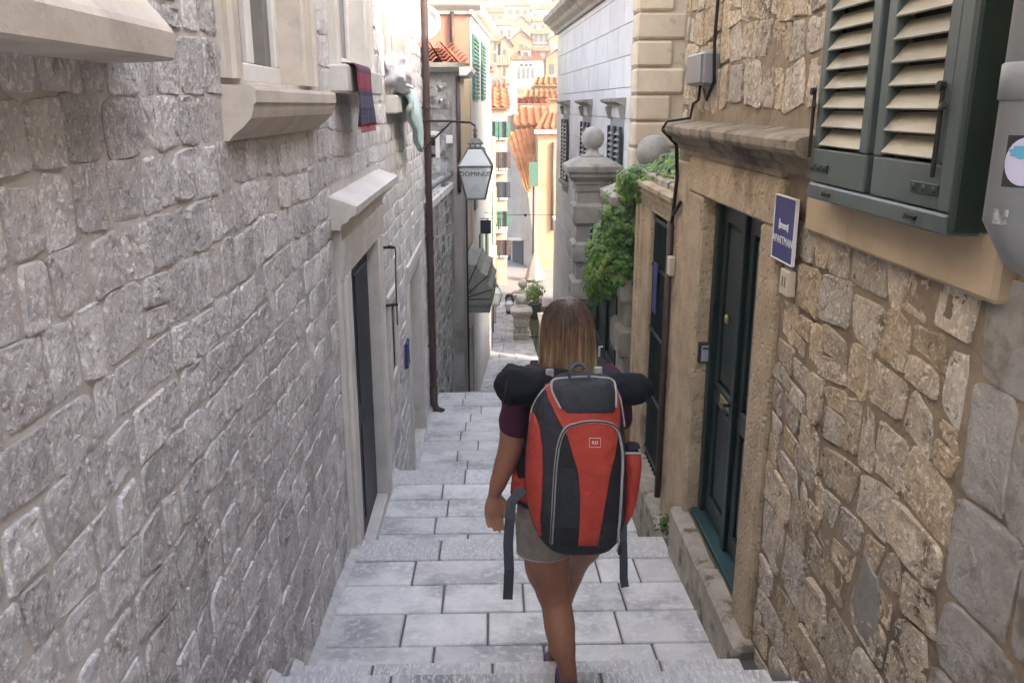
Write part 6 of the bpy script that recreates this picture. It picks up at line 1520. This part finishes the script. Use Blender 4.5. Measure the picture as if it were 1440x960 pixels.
def interp_rows(rows_, y):
    for (a, b) in zip(rows_, rows_[1:]):
        if a[0] <= y <= b[0]: t = (y-a[0])/(b[0]-a[0]); return lerp(a[1],b[1],t), lerp(a[2],b[2],t)
    return rows_[-1][1:3]
def patch(name, rows_, mat, off, nx=14, ny=26, puff=0., par=bk):
    m_ = MB(); y0, y1 = rows_[0][0], rows_[-1][0]; top = []; bot = []
    for j in range(ny+1):
        y = lerp(y0, y1, j/ny); a, b = interp_rows(rows_, y); rt, rb = [], []
        for i in range(nx+1):
            u = i/nx; e = math.sin(math.pi*u)**.5*math.sin(math.pi*min(1,max(0,j/ny)))**.4 if puff else 0
            x = lerp(a, b, u); rt.append(onpack(x, y, off + puff*e)); rb.append(onpack(x, y, -.004))
        top.append(rt); bot.append(rb)
    n = nx+1; vs = [p for r_ in top for p in r_] + [p for r_ in bot for p in r_]; nv = n*(ny+1); fs = []
    for j in range(ny):
        for i in range(nx): k = j*n+i; fs.append((k,k+1,k+n+1,k+n))
    def side(ids):
        for p, q in zip(ids, ids[1:]): fs.append((p,q,q+nv,p+nv))
    side(list(range(n))); side([ny*n+i for i in range(n)]); side([j*n for j in range(ny+1)]); side([j*n+nx for j in range(ny+1)])
    m_.add(vs, fs); return smooth_angle(m_.build(name, mat, par), 55)
def seam(name, pts, r_, mat, off=.004, par=bk):
    P_ = [Vector((x, y, 0)) for x, y in pts]; out = []
    for i in range(len(P_)-1):
        p0, p1, p2, p3 = P_[max(i-1,0)], P_[i], P_[i+1], P_[min(i+2,len(P_)-1)]
        for k in range(6): t = k/6; q = .5*((2*p1)+(p2-p0)*t+(2*p0-5*p1+4*p2-p3)*t*t+(3*p1-p0-3*p2+p3)*t**3); out.append(onpack(q.x, q.y, off))
    out.append(onpack(P_[-1].x, P_[-1].y, off)); m_ = MB(); m_.tube(out, r_, 8); return m_.build(name, mat, par, True)
red = patch('red_panel', [(541,767,866),(560,772,869),(580,781,871),(598,790,870),(612,798,868),(640,806,864),(662,813,858),(700,816,852),(740,815,845),(766,813,840)], PACKR, .004, 16, 40, .004)
patch('red_wing', [(580,748,751),(600,745,759),(630,742,763),(662,741,764),(700,742,762),(730,750,760),(752,759,762)], PACKR, .004, 8, 26, .006)
patch('lid', [(538,780,860),(550,779,862),(562,783,863),(572,789,863),(580,798,861)], PACKD, .010, 14, 16, .006)
patch('inner_gusset', [(604,797,798),(613,789,799),(640,785,807),(658,783,812)], PACKB, .003, 6, 12)
patch('inner_gusset', [(604,868,869),(613,867,871),(640,864,874),(664,858,874),(700,853,873),(735,847,872)], PACKB, .003, 6, 18)
patch('bottom_shell', [(742,790,812),(752,786,812),(766,788,812)], PACKB, .003, 6, 10)
zp = [(776,762),(778,720),(780,680),(783,645),(788,617),(797,601),(812,595),(832,592),(852,594),(864,600),(870,612),(874,640),(873,680),(871,720),(868,760)]
seam('zip', zp, .0062, PIPING, .005); seam('zip_teeth', zp, .0022, PACKB, .0108)
seam('lid_piping', [(789,574),(783,562),(778,548),(781,538),(800,535.5),(820,534.5),(842,535),(858,537.5),(862,548),(863,572)], .0036, PIPING, .012)
seam('edge_piping', [(782,537),(768,545),(757,558),(749,574),(746,592)], .0034, PIPING, .002)
seam('side_piping', [(862,538),(870,549),(876,570),(880,600)], .0034, PIPING, .002)
lg = [onpack(x, y, .014) for x, y in ((828,614),(843,614.5),(843,627),(828,626.5),(828,614))]
m_ = MB(); m_.tube(lg, .0009, 4); lgo = m_.build('logo_frame', WHITE, red)
cx_ = onpack(835.5, 620.8, .0145); text('logo_lettering', 'REI', .016, cx_, lg[1]-lg[0], lg[0]-lg[3], WHITE, lgo, .0003)
def band(name, pts, w_, th, mat, par, ux=Vector((1,0,0))):
    m_ = MB(); P_ = [Vector(p) for p in pts]; rings = []
    for i, p in enumerate(P_):
        t = (P_[min(i+1,len(P_)-1)]-P_[max(i-1,0)]).normalized(); u = (ux - t*ux.dot(t)).normalized(); n = t.cross(u)
        rings.append([p+u*w_/2+n*th/2, p-u*w_/2+n*th/2, p-u*w_/2-n*th/2, p+u*w_/2-n*th/2])
    m_.loft(rings); return m_.build(name, mat, par)
band('grab_handle', [onY(801,540,2.64), onY(801,524,2.65), onY(806,514,2.67), onY(815,511,2.68), onY(823,514,2.67), onY(828,524,2.65), onY(830,540,2.64)], .02, .006, WEB, bk, Vector((0,1,.3)))
band('hanging_strap', [onY(738,688,2.66), onY(728,694,2.645), onY(719,706,2.63), onY(717,730,2.615), onY(714.5,765,2.62), onY(716,800,2.612), onY(714,842,2.625)], .034, .003, WEB, bk)
band('hanging_strap', [onY(876,735,2.64), onY(876,760,2.60), onY(877,790,2.60), onY(877,812,2.605), onY(879,825,2.60)], .028, .003, WEB, bk)
m_ = MB(); c = onY(872,772,2.585); m_.cbox(c.x-.008,c.x+.006,c.y-.005,c.y+.005,c.z-.02,c.z+.015,.003); m_.build('buckle', PACKB, bk)
c = onY(873,775,2.59); m_ = MB(); m_.tube([onY(869,745,2.585), onY(871,760,2.58), onY(867,775,2.58)], .003, 5); m_.build('zip_pull', PIPING, bk)
# side pocket with a bottle, hip belt, shoulder straps
m_ = MB(); pr = []
for y_, xl, xr in ((634,876,901),(650,876,902),(670,876,900),(695,876,896),(715,874,890),(728,872,882)):
    a, b = onY(xl,y_,2.69), onY(xr,y_,2.69); pr.append((Vector(((a.x+b.x)/2,2.70,a.z)), (b.x-a.x)/2, .062))
ell(m_, pr, 28, 2.6); m_.build('side_pocket', PACKR, bk, True)
m_ = MB(); a, b = onY(880,634,2.69), onY(899,634,2.69); m_.lathe(((a.x+b.x)/2,2.70,a.z-.12), [(.026,0),(.028,.01),(.028,.13),(.022,.142),(.016,.146)], 14); m_.build('bottle', PACKB, bk, True)
m_ = MB(); a, b = onY(876,637,2.64), onY(901,637,2.64); m_.tube([a+Vector((0,.03,0)), a, b, b+Vector((0,.03,0))], .004, 6); m_.build('pocket_binding', PIPING, bk)
hbm = MB(); ell(hbm, [((PXC,2.93,1.235),.205,.155),((PXC,2.93,1.25),.21,.16),((PXC,2.93,1.30),.205,.155),((PXC,2.93,1.315),.20,.15)], 40); hbm.build('hip_belt', PACKR, bk, True)
hbm = MB(); ell(hbm, [((PXC,2.93,1.218),.206,.156),((PXC,2.93,1.236),.211,.161)], 40); hbm.build('belt_edge', PACKB, bk, True)
m_ = MB(); ell(m_, [((PXC,2.85,1.22),.13,.035),((PXC,2.84,1.45),.14,.04),((PXC,2.85,1.66),.12,.035)], 24, 3); m_.build('back_panel', PACKB, bk, True)
for s in (-1, 1): band('shoulder_strap', [(PXC+s*.09,2.83,1.65),(PXC+s*.10,2.88,1.70),(PXC+s*.105,2.96,1.735),(PXC+s*.105,3.04,1.70),(PXC+s*.115,3.085,1.60),(PXC+s*.14,3.08,1.45),(PXC+s*.165,3.0,1.35),(PXC+s*.15,2.86,1.30)], .06, .014, PACKB, bk)
for x_, y_ in ((773,527),(841,524)):
    c = onY(x_, y_, 2.74); m_ = MB(); m_.cbox(c.x-.014,c.x+.014,c.y-.006,c.y+.006,c.z-.022,c.z+.022,.004); m_.build('strap_buckle', PIPING, bk)
# rolled bundle lashed across the shoulders
rl = thing('rolled_bundle', (.28,2.79,1.63), 'dark navy rolled bundle lashed across the shoulders above the backpack', 'roll')
m_ = MB(); rings = []; NX = 46
for i in range(NX+1):
    u = i/NX; px = lerp(694, 921, u); cy_ = lerp(541, 547, u); c = onY(px, cy_, 2.775)
    env = min(1, (u/.09)**.5 if u < .09 else 1, ((1-u)/.09)**.5 if u > .91 else 1); env = max(env, .12)
    rr_ = (lerp(.074,.050,u) + .004*math.sin(u*9))*env*(1-.16*math.exp(-((u-.12)/.02)**2)*0)
    ring_ = []
    for k in range(30):
        th = 2*math.pi*k/30; q = rr_*(1 + .13*mnoise.noise(Vector((u*9, math.cos(th)*1.6, math.sin(th)*1.6))) + .08*mnoise.noise(Vector((u*24, math.cos(th)*3, math.sin(th)*3))) + .02*math.sin(th*5+u*22))
        ring_.append(c + Vector((0, q*math.cos(th), q*math.sin(th)*.92)))
    rings.append(ring_)
m_.loft(rings); m_.build('cover', ROLL, rl, True)
for u in (.07, .93):
    c = onY(lerp(694,921,u), lerp(541,547,u), 2.775); r_ = lerp(.070,.048,u)*1.0; m_ = MB(); m_.tube([c + Vector((.01*math.sin(2*math.pi*k/24)*(1 if u < .5 else -1), math.cos(2*math.pi*k/24)*r_, math.sin(2*math.pi*k/24)*r_*.95)) for k in range(25)], .002, 6); m_.build('draw_cord', PACKD, rl)
